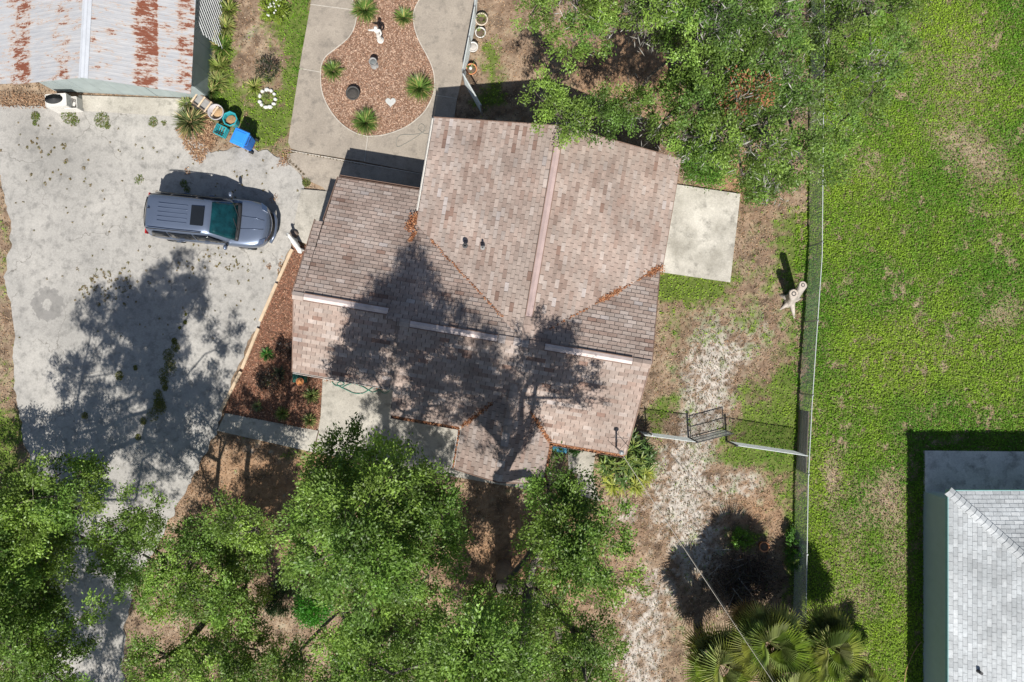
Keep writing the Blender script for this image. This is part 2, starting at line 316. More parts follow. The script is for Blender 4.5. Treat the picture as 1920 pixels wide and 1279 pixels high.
# ---------------------------------------------------------------- ground sheet
def axis(lo, hi, st, far): 
    a = np.arange(lo, hi + st / 2, st); e = np.array([2, 5, 10, 20, 40, 80, 160.]) * far / 160
    return np.concatenate([lo - e[::-1], a, hi + e])
gx = axis(-24, 24, .095, 400); gy_ = axis(-17, 17, .095, 400); XX, YY = np.meshgrid(gx, gy_); px = 960 + XX * G; py = 640 - YY * G
green, sand, orange, n1, n2, n3, right = fields(px, py)
def lerp(a, b, t): return a * (1 - t[..., None]) + b * t[..., None]
c = lerp(np.array([.21, .145, .10]), np.array([.34, .26, .185]), sstep(.3, .7, n2 * .5 + n3 * .5)); c = lerp(c, np.array([.33, .19, .105]), orange * .85)
c = lerp(c, np.array([.10, .07, .05]), sstep(.52, .75, fbm(XX, YY, 3.1, 4, 60)) * .75); c = lerp(c, np.array([.49, .45, .405]), sand * .9)
c = lerp(c, np.array([.33, .26, .185]), right * .7); c = lerp(c, lerp(np.array([.075, .115, .022]), np.array([.14, .17, .045]), n3), green)
c = np.clip(c * (.66 + .68 * fbm(XX, YY, 7, 3, 20))[..., None], 0, 1)
outer = (np.abs(XX) > 24.05) | (np.abs(YY) > 17.05); c[outer] = np.where((XX > 12)[..., None], np.array([.10, .15, .035]), np.array([.22, .17, .105]))[outer]
Z = (fbm(XX, YY, 1.2, 4, 30) - .5) * .03 - .018
nx, ny = len(gx), len(gy_); idx = np.arange(nx * ny).reshape(ny, nx)
Q = np.stack([idx[:-1, :-1], idx[:-1, 1:], idx[1:, 1:], idx[1:, :-1]], -1).reshape(-1, 4)
ground = props(quads_mesh('ground', np.stack([XX, YY, Z], -1).reshape(-1, 3), Q, c.reshape(-1, 3), m_ground), kind='structure')

def sheet(name, pts, z0, z1, mat, kind='structure', parent=None):
    o = MB().prism(gxy(pts), z0, z1).build(name, mat, parent)
    if not parent: props(o, kind=kind)
    return o
drive = sheet('driveway', rough_poly(DRIVE, 9, 7, 3), -.05, .03, m_drive)
sheet('apron', APRON, -.05, .06, m_pale)
patio = sheet('patio', SLABS['F'], -.05, .045, m_conc)
for k in 'ABCDE': sheet('slab', SLABS[k], -.05, .06, m_conc, parent=patio)
def joint(a, b, w=.032, z=.058):
    p, q = Vector(P(*a)), Vector(P(*b)); d = q - p; mb = MB(); mb.box((p + q) / 2 + Vector((0, 0, z / 2)), (d.length, w, z + .012), math.atan2(d.y, d.x)); return mb.build('joint_filler', m_joint, patio)
for a, b in (((583, 10), (668, 21)), ((562, 130), (602, 137)), ((690, 257), (684, 304)), ((812, 179), (857, 186)), ((546, 284), (838, 336))): joint(a, b)
def strip(pts, w, z0, z1):
    mb = MB(); a = [np.array(P(*p)[:2]) for p in pts]; n = len(a)
    for i in range(n - 1):
        d = a[i + 1] - a[i]; d = d / np.linalg.norm(d); m = np.array([-d[1], d[0]]) * w / 2
        mb.prism([tuple(a[i] - m), tuple(a[i + 1] - m), tuple(a[i + 1] + m), tuple(a[i] + m)], z0, z1)
    return mb
strip(smooth_poly(BEDCURVE_L + BEDCURVE_R[1:], 4, False) if False else smooth_poly(BEDCURVE_L, 4, False), .034, -.02, .066).build('bed_edging', m_joint, patio)
strip(smooth_poly(BEDCURVE_R, 4, False), .034, -.02, .066).build('bed_edging', m_joint, patio)
sheet('entry_pad', PAD_W, -.05, .085, m_pale); sheet('east_slab', PAD_E, -.05, .09, CONCRETE('blotchy slab concrete', (.56, .53, .47), (.31, .29, .25), (.19, .178, .155), .7, .52)); sheet('front_patio', PATIO_S, -.05, .05, m_pale)
sheet('walkway', WALK, -.05, .055, m_pale); sheet('side_path', PATH_R, -.05, .05, m_pale); sheet('neighbour_slab', PAD_N, -.05, .1, m_grime)
def mulch_bed(name, poly, z, n, cols):
    mb = MB().prism(gxy(poly), -.05, z); o = props(mb.build(name, MAT(name + ' soil', cols[0], .95, .35, 14, 60, .7)), kind='structure')
    xs = np.array(poly); x = rng.uniform(xs[:, 0].min(), xs[:, 0].max(), n * 3); y = rng.uniform(xs[:, 1].min(), xs[:, 1].max(), n * 3)
    k = inpoly(x, y, poly); x, y = x[k][:n], y[k][:n]; m = len(x); az = rng.uniform(0, 6.28, m)
    C = np.stack([(x - 960) / G, (640 - y) / G, z + rng.uniform(.008, .03, m)], 1); D = np.stack([np.cos(az), np.sin(az), rng.normal(0, .25, m)], 1); N = np.stack([rng.normal(0, .35, m), rng.normal(0, .35, m), np.ones(m)], 1)
    ci = rng.integers(1, len(cols), m); colr = np.array(cols)[ci] * rng.uniform(.7, 1.25, (m, 1))
    return props(leaves(name + '_chips', C, D, N, rng.uniform(.05, .12, m), rng.uniform(.022, .045, m), colr, m_litter), 'bark mulch chips covering the ' + name.replace('_', ' '), 'mulch', kind='stuff')
mulch_bed('rounded_bed', RB, .03, 16000, [(.21, .125, .085), (.40, .26, .185), (.33, .19, .125), (.48, .34, .25), (.20, .115, .075), (.42, .29, .22)])
mulch_bed('entrance_bed', BED2, .03, 9000, [(.17, .09, .06), (.34, .17, .105), (.27, .12, .075), (.42, .25, .17), (.15, .08, .05)])
# expansion crack between walkway and front patio, dark soil showing
mbc = MB(); cr = smooth_poly([(598, 808), (594, 822), (592, 836), (587, 849)], 3, False)
for a, b in zip(cr[:-1], cr[1:]): mbc.tube([P(*a, .055), P(*b, .055)], .022, 5)
mbc.build('crack_soil', m_soil, bpy.data.objects['walkway'])
# ---------------------------------------------------------------- ground cover scatter
def scatter(n, lo, hi): return rng.uniform(lo[0], hi[0], n), rng.uniform(lo[1], hi[1], n)
def hardmask(x, y):
    k = np.zeros(len(x), bool)
    for p in HARD: k |= inpoly(x, y, p)
    return k
def grass(name, n, lo, hi, label, hgt=(.05, .10)):
    x, y = scatter(n, lo, hi); g, s, o, n1, n2, n3, r = fields(x, y); k = (rng.random(n) < g * .98 + .05 * r) & ~hardmask(x, y); x, y, n1, n2, n3, g = x[k], y[k], n1[k], n2[k], n3[k], g[k]; m = len(x)
    big = fbm(x / G, y / G, .35, 4, 40); t = sstep(.3, .7, big * .75 + n2 * .25)[:, None]
    colr = np.array([.105, .255, .020]) * (1 - t) + np.array([.27, .41, .038]) * t
    dry = rng.random(m) < .025 + .4 * (1 - g); colr[dry] = np.array([.33, .27, .15])
    colr = colr * rng.uniform(.5, 1.35, (m, 1)); az = rng.uniform(0, 6.28, m)
    C = np.stack([(x - 960) / G, (640 - y) / G, rng.uniform(.01, .07, m) * (.5 + n3)], 1); D = np.stack([np.cos(az), np.sin(az), rng.normal(.3, .35, m)], 1); N = np.stack([rng.normal(0, .75, m), rng.normal(0, .75, m), np.ones(m)], 1)
    return props(leaves(name, C, D, N, rng.uniform(hgt[0], hgt[1], m), rng.uniform(.03, .055, m), colr, m_blade), label, 'grass', kind='stuff')
grass('lawn_grass', 250000, (1490, -90), (2040, 1370), 'bright green weedy lawn grass beyond the long wire fence')
grass('yard_grass', 190000, (-80, -90), (1500, 1330), 'patchy green weeds growing in the brown yard')
def litter(name, n, lo, hi, label):
    x, y = scatter(n, lo, hi); g, s, o, n1, n2, n3, r = fields(x, y); k = (rng.random(n) < (1 - g) * (1 - .5 * s) * .95) & ~hardmask(x, y); x, y, o, s = x[k], y[k], o[k], s[k]; m = len(x); az = rng.uniform(0, 6.28, m)
    pal = np.array([(.33, .20, .11), (.42, .29, .18), (.20, .12, .07), (.40, .31, .22), (.11, .075, .05)]); colr = pal[rng.integers(0, 5, m)] * rng.uniform(.75, 1.2, (m, 1)); colr = colr * (1 - .5 * o[:, None]) + np.array([.42, .22, .11]) * .5 * o[:, None] * rng.uniform(.7, 1.2, (m, 1))
    C = np.stack([(x - 960) / G, (640 - y) / G, rng.uniform(.004, .025, m)], 1); D = np.stack([np.cos(az), np.sin(az), rng.normal(0, .2, m)], 1); N = np.stack([rng.normal(0, .35, m), rng.normal(0, .35, m), np.ones(m)], 1)
    return props(leaves(name, C, D, N, rng.uniform(.04, .09, m), rng.uniform(.02, .04, m), colr, m_litter), label, 'leaf litter', kind='stuff')
litter('leaf_litter', 230000, (-60, -60), (1990, 1340), 'dry brown leaf litter strewn over the bare yard')
def specks(name, n, lo, hi, label):      # small withered weed tufts dotting sand and soil
    x, y = scatter(n, lo, hi); g, s, o, n1, n2, n3, r = fields(x, y); k = (rng.random(n) < (.25 + .6 * s + .3 * r) * (1 - .8 * g)) & ~hardmask(x, y); x, y, s = x[k], y[k], s[k]; m0 = len(x); q = 6; x = np.repeat(x, q) + rng.normal(0, 1.5, m0 * q); y = np.repeat(y, q) + rng.normal(0, 1.5, m0 * q); m = m0 * q
    tone = np.repeat(rng.integers(0, 5, m0), q); pal = np.array([(.12, .085, .055), (.16, .12, .075), (.13, .14, .05), (.22, .17, .11), (.10, .12, .035)]); colr = pal[tone] * rng.uniform(.65, 1.3, (m, 1)); az = rng.uniform(0, 6.28, m)
    C = np.stack([(x - 960) / G, (640 - y) / G, rng.uniform(.008, .05, m)], 1); D = np.stack([np.cos(az), np.sin(az), rng.normal(.3, .4, m)], 1); N = np.stack([rng.normal(0, .6, m), rng.normal(0, .6, m), np.ones(m)], 1)
    return props(leaves(name, C, D, N, rng.uniform(.03, .06, m), rng.uniform(.014, .028, m), colr, m_blade), label, 'weeds', kind='stuff')
specks('withered_weeds', 26000, (1040, 330), (1760, 1330), 'withered brown weed tufts dotting the sandy yard')
specks('withered_weeds', 9000, (340, -60), (1040, 1330), 'withered weed tufts in the leaf covered front yard')
# ---------------------------------------------------------------- shingle roofs
def clip(poly, axis, val, keep_less):
    out = []; n = len(poly)
    for i in range(n):
        p, q = poly[i], poly[(i + 1) % n]; a = (p[axis] <= val) if keep_less else (p[axis] >= val); b = (q[axis] <= val) if keep_less else (q[axis] >= val)
        if a: out.append(p)
        if a != b:
            t = (val - p[axis]) / (q[axis] - p[axis]); out.append((p[0] + (q[0] - p[0]) * t, p[1] + (q[1] - p[1]) * t))
    return out
def parea(p): return abs(sum(p[i][0] * p[(i + 1) % len(p)][1] - p[(i + 1) % len(p)][0] * p[i][1] for i in range(len(p)))) / 2
class Roof:
    """one roof plane; polys = convex plan polygons in frame coords, zf = plane height, d = downslope unit vector in the frame, T = frame->world"""
    def __init__(s, root, polys, zf, d, T, mat_deck, pal, tab=.33, exp=.145, hb=.026, thick=.14, gap=.018, seed=1):
        s.root, s.zf, s.d, s.T = root, zf, d, T; s.e = (d[1], -d[0]); s.polys = polys; s.tab, s.exp, s.hb, s.gap = tab, exp, hb, gap; s.pal = np.array(pal); s.r = random.Random(seed); s.whole = []; s.rest = MB()
        mb = MB()
        for p in polys:
            pts = [T(u, v, zf(u, v)) for u, v in p]; a = sum(pts[i][0] * pts[(i + 1) % len(pts)][1] - pts[(i + 1) % len(pts)][0] * pts[i][1] for i in range(len(pts)))
            mb.slab(pts if a > 0 else pts[::-1], thick)
        s.deck = mb.build('roof', mat_deck, root)
        for p in polys:
            ab = [(u * s.e[0] + v * s.e[1], -(u * d[0] + v * d[1])) for u, v in p]; s.lay(ab)
    def uv(s, a, b): return (a * s.e[0] - b * s.d[0], a * s.e[1] - b * s.d[1])
    def color(s, a, b, row):
        r = s.r; streak = float(fbm(a * 1.0 + row * .37, row * 7.1, .9, 2, 50)); k = min(len(s.pal) - 1, max(0, int((streak * .8 + r.random() * .4 - .1) * len(s.pal))))
        return tuple(s.pal[k] * (.87 + .26 * r.random()))
    def lay(s, ab):
        amin, amax = min(p[0] for p in ab), max(p[0] for p in ab); bmin, bmax = min(p[1] for p in ab), max(p[1] for p in ab)
        r0, r1 = int(math.floor(bmin / s.exp)), int(math.ceil(bmax / s.exp))
        for row in range(r0, r1):
            b0, b1 = row * s.exp, (row + 1) * s.exp + .004; strip_ = clip(clip(ab, 1, b0, False), 1, b1, True)
            if len(strip_) < 3: continue
            off = (row % 2) * s.tab * .5 + ((row * 7919) % 5) * .012
            k0, k1 = int(math.floor((amin - off) / s.tab)), int(math.ceil((amax - off) / s.tab))
            for k in range(k0, k1):
                a0, a1 = off + k * s.tab + s.gap / 2, off + (k + 1) * s.tab - s.gap / 2
                q = clip(clip(strip_, 0, a0, False), 0, a1, True)
                if len(q) < 3: continue
                ar = parea(q)
                if ar < .0008: continue
                c = s.color(a0, b0, row); full = ar > .995 * (a1 - a0) * (b1 - b0)
                if full: s.whole.append((a0, a1, b0, b1, c))
                else: s.poly(s.rest, q, b0, b1, c)
    def poly(s, mb, q, b0, b1, c, o=(0, 0, 0)):
        n = len(q); top = []; bot = []; lift = s.r.uniform(-.003, .004)
        for a, b in q:
            u, v = s.uv(a, b); z = s.zf(u, v); f = (b - b0) / (b1 - b0); x, y, _ = s.T(u, v, 0)
            top.append((x - o[0], y - o[1], z + (s.hb + lift) * (1 - f) + .004 * f + .002 - o[2])); bot.append((x - o[0], y - o[1], z - .01 - o[2]))
        mb.add(bot + top, [tuple(range(n, 2 * n))] + [(i, (i + 1) % n, n + (i + 1) % n, n + i) for i in range(n)], c)
def finish_roofs(roofs, nind, mat):
    allw = []
    for r in roofs:
        for w in r.whole:
            u, v = r.uv((w[0] + w[1]) / 2, w[2]); x, y, z = r.T(u, v, r.zf(u, v)); allw.append((math.sqrt(x * x + y * y + (H - z) ** 2), r, w))
    allw.sort(key=lambda t: t[0])
    for k, (dist, r, w) in enumerate(allw):
        a0, a1, b0, b1, c = w; q = [(a0, b0), (a1, b0), (a1, b1), (a0, b1)]
        if k < nind:
            u, v = r.uv((a0 + a1) / 2, (b0 + b1) / 2); x, y, _ = r.T(u, v, 0); o = Vector((x, y, r.zf(u, v)))
            key = min(5, int(6 * (sum(c) - .5) / .9)) if sum(c) > .5 else 0
            r.cache = getattr(r, 'cache', {})
            if key not in r.cache:
                mb = MB(); r.poly(mb, q, b0, b1, c, o); r.cache[key] = mb.mesh('shingle'); r.cache[key].materials.append(mat)
            ob = bpy.data.objects.new('shingle', r.cache[key]); COL.objects.link(ob); ob.parent = r.deck; ob.location = o - Vector(r.root.location)
        else: r.poly(r.rest, q, b0, b1, c)
    for r in roofs:
        r.rest.o = Vector(r.root.location); r.rest.v = [tuple(Vector(p) - r.rest.o) for p in r.rest.v]
        props(r.rest.build('shingle_courses', mat, r.deck), kind='stuff')
# ---------------------------------------------------------------- main house
house = empty('house', (0, 0, 0), 'bungalow with brown and pink shingle roof of crossing gables beside the concrete driveway', 'house')
PAL = [(.235, .155, .125), (.29, .212, .178), (.32, .247, .212), (.345, .272, .235), (.362, .295, .258), (.38, .32, .288), (.395, .348, .33)]
RU = .44; zm = 4.2
zW = lambda u, v: zm - .324 * (RU - u); zE = lambda u, v: zm - .324 * (u - RU); zN = lambda u, v: zm - .41 * v; zS = lambda u, v: zm + .42 * v; zWS = lambda u, v: zN(0, .32) - .37 * (.32 - v)
PR = .35; zPL = lambda u, v: 3.55 - .506 * (PR - u); zPR = lambda u, v: 3.55 - .506 * (u - PR)
va = .324 / .41
roofs = [
 Roof(house, [[(-4.24, 7.72), (RU, 7.72), (RU, 0), (-4.24, va * (RU + 4.24))]], zW, (-1, 0), UV, m_roofdeck, PAL, seed=1),
 Roof(house, [[(RU, 7.72), (5.06, 7.72), (5.06, va * (5.06 - RU)), (RU, 0)]], zE, (1, 0), UV, m_roofdeck, PAL, seed=2),
 Roof(house, [[(-7.62, .32), (-4.24, .32), (-4.24, 5.06), (-7.55, 5.03)], [(-7.92, .32), (-7.62, .32), (-7.62, 3.18), (-7.92, 3.18)], [(-4.24, 0), (RU, 0), (-4.24, va * (RU + 4.24))], [(-4.24, 0.0), (-4.0, 0), (-4.0, .32), (-4.24, .32)][:0] or [(-4.5, .05), (-4.24, .05), (-4.24, .32), (-4.5, .32)]], zN, (0, 1), UV, m_roofdeck, PAL, seed=3),
 Roof(house, [[(RU, 0), (4.96, 0), (4.96, va * (4.96 - RU))]], zN, (0, 1), UV, m_roofdeck, PAL, seed=4),
 Roof(house, [[(-4.0, 0), (-1.31, 0), (-1.31, -3.46), (-4.0, -3.46)], [(-1.31, 0), (PR, 0), (PR, -1.55), (-1.31, -3.46)], [(PR, 0), (2.01, 0), (2.01, -3.46), (PR, -1.55)], [(2.01, 0), (4.9, 0), (4.85, -3.46), (2.01, -3.46)]], zS, (0, -1), UV, m_roofdeck, PAL, seed=5),
 Roof(house, [[(-7.85, .32), (-4.0, .32), (-4.0, -2.45), (-7.75, -2.45)]], zWS, (0, -1), UV, m_roofdeck, PAL, seed=6),
 Roof(house, [[(PR, -1.55), (-1.31, -3.46), (-1.31, -5.03), (PR, -5.08)]], zPL, (-1, 0), UV, m_roofdeck, PAL, seed=7),
 Roof(house, [[(PR, -1.55), (PR, -5.08), (2.01, -5.03), (2.01, -3.46)]], zPR, (1, 0), UV, m_roofdeck, PAL, seed=8)]
finish_roofs(roofs, 300, m_shingle)
def roofz(u, v):
    if v < -2.9 and -1.2 < u < 1.9: return 2.7
    z = zN(u, v) if v > 0 else (zWS(u, v) if u < -4 else zS(u, v))
    if u > -4.1 and v > 0: z = max(z, zm - .324 * abs(u - RU))
    return z
wl = [(-7.4, -2.05), (-3.65, -2.05), (-3.65, -3.05), (4.5, -3.05), (4.5, 0), (4.5, 3.3), (4.64, 3.3), (4.64, 7.3), (RU, 7.3), (-3.82, 7.3), (-3.82, 3.6)]; wl2 = [(-4.12, 4.6), (-7.15, 4.6), (-7.15, 3.0), (-7.4, 3.0), (-7.4, .32), (-7.4, -2.05)]
mb = MB()
for (a, b), (c_, d_) in list(zip(wl[:-1], wl[1:])) + list(zip(wl2[:-1], wl2[1:])):
    k1, k2 = roofz(a, b) - .16, roofz(c_, d_) - .16; mb.add([UV(a, b, 0), UV(c_, d_, 0), UV(c_, d_, k2), UV(a, b, k1)], [(0, 1, 2, 3)])
mb.build('wall', m_wall, house)
def bar(mb, a, b, w, h, T=UV):
    p, q = Vector(T(*a)), Vector(T(*b)); d = q - p; R = d.to_track_quat('X', 'Z').to_matrix(); mb.box((p + q) / 2, (d.length, w, h), M=R); return mb
def part_bar(name, a, b, w, h, mat, root=house, T=UV): return bar(MB(root.location), a, b, w, h, T).build(name, mat, root)
# ridge vents
def ridge_cap(u0, v0, u1, v1, z, mat=m_ridge):
    mb = MB(); a = np.array([u0, v0]); b = np.array([u1, v1]); d = (b - a) / np.linalg.norm(b - a); n = np.array([-d[1], d[0]]) * .11
    pts = [UV(*(p + s * n), z + (.03 if s else .085)) for p in (a, b) for s in (-1, 0, 1)]; low = [(x, y, q - .1) for x, y, q in pts]
    mb.add(pts + low, [(0, 3, 4, 1), (1, 4, 5, 2), (0, 1, 2, 8, 7, 6), (3, 9, 10, 11, 5, 4), (0, 6, 9, 3), (2, 5, 11, 8), (6, 7, 8, 11, 10, 9)]); rv = mb.build('ridge_vent', mat, house)
    for sg in (-1, 1): q = n / .11 * .125 * sg; bar(MB(), (*(a + q), z + .012), (*(b + q), z + .012), .03, .05).build('flashing', m_trim, rv)
ridge_cap(RU, 6.95, RU, .95, zm); m_ridge2 = MAT('pale ridge metal', (.56, .47, .445), .55, .2, 3, 60, .1); ridge_cap(-7.48, .31, -4.47, .31, zN(0, .32), m_ridge2); ridge_cap(-3.62, 0, -.52, 0, zm, m_ridge2); ridge_cap(1.17, 0, 4.27, 0, zm, m_ridge2)
def ridge_row(u0, v0, u1, v1, z):      # shingle caps between the vents
    d = math.hypot(u1 - u0, v1 - v0); n = max(1, int(d / .24))
    for k in range(n):
        t = (k + .5) / n; dx, dy = (u1 - u0) / d, (v1 - v0) / d; u, v = u0 + (u1 - u0) * t, v0 + (v1 - v0) * t; w = .14; l = d / n / 2 - .006; mb = MB()
        P4 = [(u + sx * dx * l - sy * dy * w, v + sx * dy * l + sy * dx * w, z + (.045 if sy == 0 else -.01) + .012 * (sx > 0)) for sx in (-1, 1) for sy in (-1, 0, 1)]
        top = [UV(*p) for p in P4]; col = tuple(np.array(PAL[random.randrange(2, 7)]) * random.uniform(.9, 1.1)); mb.add(top + [(x, y, q - .03) for x, y, q in top], [(0, 3, 4, 1), (1, 4, 5, 2), (0, 1, 7, 6), (1, 2, 8, 7), (3, 9, 10, 4), (4, 10, 11, 5), (0, 6, 9, 3), (2, 5, 11, 8)], col); mb.build('ridge_shingle', m_shingle, house)
ridge_row(RU, 7.7, RU, 6.97, zm); ridge_row(RU, .93, RU, .1, zm); ridge_row(-7.9, .31, -7.5, .31, zN(0, .32)); ridge_row(-4.45, .31, -4.05, .31, zN(0, .32)); ridge_row(-4.0, 0, -3.64, 0, zm); ridge_row(-.5, 0, 1.15, 0, zm); ridge_row(4.29, 0, 4.94, 0, zm); ridge_row(PR, -5.06, PR, -1.5, 3.55)
# gutters, fascia
def gutter(a, b, mat=m_trim, w=.11):
    p, q = np.array(a), np.array(b); d = (q - p)[:2]; d = d / np.linalg.norm(d); n = np.array([-d[1], d[0]])
    mb = MB()
    for off, hgt, wd, zo in ((-w / 2, .1, .012, 0), (w / 2, .1, .012, 0), (0, .012, w, -.05)):
        bar(mb, (a[0] + n[0] * off, a[1] + n[1] * off, a[2] + zo), (b[0] + n[0] * off, b[1] + n[1] * off, b[2] + zo), wd, hgt)
    return mb.build('gutter', mat, house)
gutter((-4.29, 7.7, 2.66), (-4.29, 4.2, 2.66), m_white, .05); gutter((-7.52, 5.1, 2.1), (-4.2, 5.12, 2.1), m_trim, .07)
gutter((-7.74, -2.49, 3.0), (-4.02, -2.49, 3.0), m_white, .05); gutter((-3.98, -3.53, 2.7), (-1.4, -3.53, 2.7)); gutter((2.12, -3.53, 2.7), (4.85, -3.53, 2.7)); gutter((-1.38, -3.6, 2.66), (-1.38, -5.0, 2.66), m_white); gutter((2.08, -3.6, 2.66), (2.08, -5.0, 2.66))
for a, b in (((-4.24, 7.73, 2.66 - .02), (RU, 7.73, 4.12)), ((RU, 7.73, 4.12), (5.06, 7.73, 2.64)), ((5.07, 7.7, 2.62), (5.07, 3.66, 2.62)), ((4.98, 0, 4.12), (4.98, 3.55, 2.68)), ((4.93, 0, 4.12), (4.88, -3.46, 2.67)), ((-7.94, .34, 3.99), (-7.94, 3.2, 2.81)), ((-7.64, 3.25, 2.79), (-7.58, 5.03, 2.06)), ((-7.87, .3, 3.99), (-7.77, -2.45, 2.96)), ((-1.31, -5.06, 2.63), (PR, -5.11, 3.47)), ((PR, -5.11, 3.47), (2.01, -5.06, 2.63))):
    part_bar('fascia', a, b, .035, .16, m_trim)
for u in (-1.05, 1.75): part_bar('porch_post', (u, -4.8, 0.03), (u, -4.8, 2.75), .12, .12, m_white)
part_bar('porch_beam', (-1.2, -4.8, 2.6), (1.9, -4.8, 2.6), .12, .18, m_white)
# windows and doors under the eaves
def opening(name, a, b, z0, z1, mat):
    o = part_bar(name, (*a, (z0 + z1) / 2), (*b, (z0 + z1) / 2), .06, z1 - z0, m_white)
    k = np.array(b) - np.array(a); A = tuple(np.array(a) + k * .06); B = tuple(np.array(b) - k * .06)
    mb = bar(MB(), (*A, (z0 + z1) / 2), (*B, (z0 + z1) / 2), .08, z1 - z0 - .12); mb.build('pane' if name == 'window' else 'panel', mat, o); return o
m_glass = MAT('window glass', (.03, .04, .045), .08, .1, 3, 10, 0, spec=.6)
for a, b in (((-6.6, -2.07), (-5.0, -2.07)), ((-3.2, -3.07), (-1.9, -3.07)), ((2.5, -3.07), (3.9, -3.07)), ((4.52, -2.2), (4.52, -.9)), ((4.66, 5.0), (4.66, 6.6)), ((-2.8, 7.32), (-1.4, 7.32)), ((1.6, 7.32), (3.2, 7.32))): opening('window', a, b, .95, 2.05, m_glass)
opening('door', (-.1, -3.07), (.8, -3.07), .05, 2.08, m_trim); opening('door', (-7.17, 3.4), (-7.17, 4.3), .05, 1.95, m_white)
def vent(px_, py_, zr, h, r, mat):
    x, y, _ = P(px_, py_, zr); MB().lathe((x, y, zr - .05), [(r * 2.2, 0), (r * 2.2, .06), (r, .08), (r, h), (r * .75, h), (r * .75, h - .1)], 12).build('vent_pipe', mat, house)
vent(872, 461, 3.66, .07, .045, m_dark); vent(905, 465, 3.78, .22, .038, m_greypot)
# service mast and wires
mx, my, _ = P(1158, 842, 3.2); mb = MB(); mb.tube([(mx, my, 2.4), (mx, my, 4.0)], .035, 8); mb.lathe((mx, my, 4.0), [(.05, 0), (.09, .05), (.09, .12), (.03, .17)], 10)
mast = props(MB((mx, my, 2.4)).build('x', None) if False else mb.build('service_mast', m_galv), 'galvanised electrical service mast poking through the roof corner', 'mast')
for dx in (-.35, .4): MB().tube([(mx, my, 3.55), (mx + dx, my + .3, roofz(4.5, -2.6) - .02)], .008, 5).build('stay', m_dark, mast)
far = Vector(P(1470, 1310, 6.2)); st = Vector((mx, my, 3.85))
for k, (r, sag) in enumerate(((.009, .35), (.006, .5))):
    pts = [st.lerp(far + Vector((.1 * k, 0, 0)), t / 14) - Vector((0, 0, sag * 4 * (t / 14) * (1 - t / 14))) for t in range(15)]
    pts.append(pts[-1] + (far - st) * .5); props(MB().tube(pts, r, 5).build('service_wire', m_joint if k == 0 else m_dark), ['pale overhead service wire running from the roof mast over the palms', 'thin dark overhead wire slung just below the pale service wire'][k], 'wire')
# leaf debris lodged on the roof
def debris(spots, label):
    Cs = []
    for (a, b, w, n) in spots:
        t = rng.random(n)[:, None]; Cs.append(np.array(a) + (np.array(b) - np.array(a)) * t + rng.normal(0, w, (n, 3)) * np.array([1, 1, .12]))
    C = np.concatenate(Cs); m = len(C); az = rng.uniform(0, 6.28, m)
    D = np.stack([np.cos(az), np.sin(az), rng.normal(0, .2, m)], 1); N = np.stack([rng.normal(0, .35, m), rng.normal(0, .35, m), np.ones(m)], 1); pal = np.array([(.34, .15, .075), (.25, .10, .05), (.42, .22, .12), (.16, .07, .04)])
    return props(leaves('roof_debris', C, D, N, rng.uniform(.05, .1, m), rng.uniform(.03, .05, m), pal[rng.integers(0, 4, m)] * rng.uniform(.8, 1.2, (m, 1)), m_litter), label, 'leaf litter', kind='stuff')
def onroof(u, v, dz=.05): return UV(u, v, roofz(u, v) + dz)
debris([(onroof(-4.45, 3.4), onroof(-4.32, 4.0), .09, 420), (onroof(-4.33, 3.0), onroof(-4.2, 3.35), .04, 120), (onroof(-3.6, 3.2), onroof(-.5, .8), .02, 160)], 'brown leaves heaped in the valley where the wing meets the long gable')
debris([(onroof(2.9, 1.95), onroof(3.6, 2.5), .05, 260), (onroof(4.5, 3.2), onroof(5.0, 3.6), .08, 320), (onroof(1.2, .6), onroof(4.8, 3.45), .02, 120)], 'brown leaves lodged along the valley beside the bare slab')
debris([(UV(-1.3, -3.42, 2.8), UV(-.3, -2.3, 3.25), .05, 380), (UV(2.0, -3.42, 2.8), UV(1.1, -2.4, 3.2), .05, 460), (UV(2.1, -3.5, 2.74), UV(4.8, -3.5, 2.74), .03, 420), (UV(-3.9, -3.5, 2.74), UV(-1.4, -3.5, 2.74), .03, 360), (UV(2.08, -3.6, 2.7), UV(2.08, -5.0, 2.7), .03, 220), (UV(-1.38, -3.6, 2.7), UV(-1.38, -5.0, 2.7), .02, 120), (UV(-7.5, -2.5, 3.0), UV(-4.1, -2.5, 3.0), .02, 160)], 'rusty leaves filling the gutters and valleys around the porch gable')
# ---------------------------------------------------------------- neighbour house
NX, NY = 16.36, -5.62; nb = empty('neighbour_house', (NX, NY, 0), 'pale teal house with white shingle hip roof beyond the green lawn', 'house')
TN = lambda u, v, z: (NX + u, NY + v, z); NWd, NL = 10.6, 16.0; hw = NWd / 2
PALN = [(.41, .43, .445), (.425, .447, .46), (.44, .46, .472), (.455, .474, .485), (.47, .487, .496)]
nroofs = [Roof(nb, [[(0, 0), (hw, -hw), (hw, -NL + hw), (0, -NL)]], lambda u, v: 2.5 + .36 * u, (-1, 0), TN, m_nunder, PALN, seed=11, tab=.33, gap=.011, hb=.016),
          Roof(nb, [[(0, 0), (NWd, 0), (hw, -hw)]], lambda u, v: 2.5 - .36 * v, (0, 1), TN, m_nunder, PALN, seed=12, tab=.33, gap=.011, hb=.016)]
nroofs[0].deck.location = nroofs[1].deck.location = (-NX, -NY, 0)
finish_roofs_loc = Vector((0, 0, 0))
for r in nroofs: r.root_loc = Vector((NX, NY, 0))
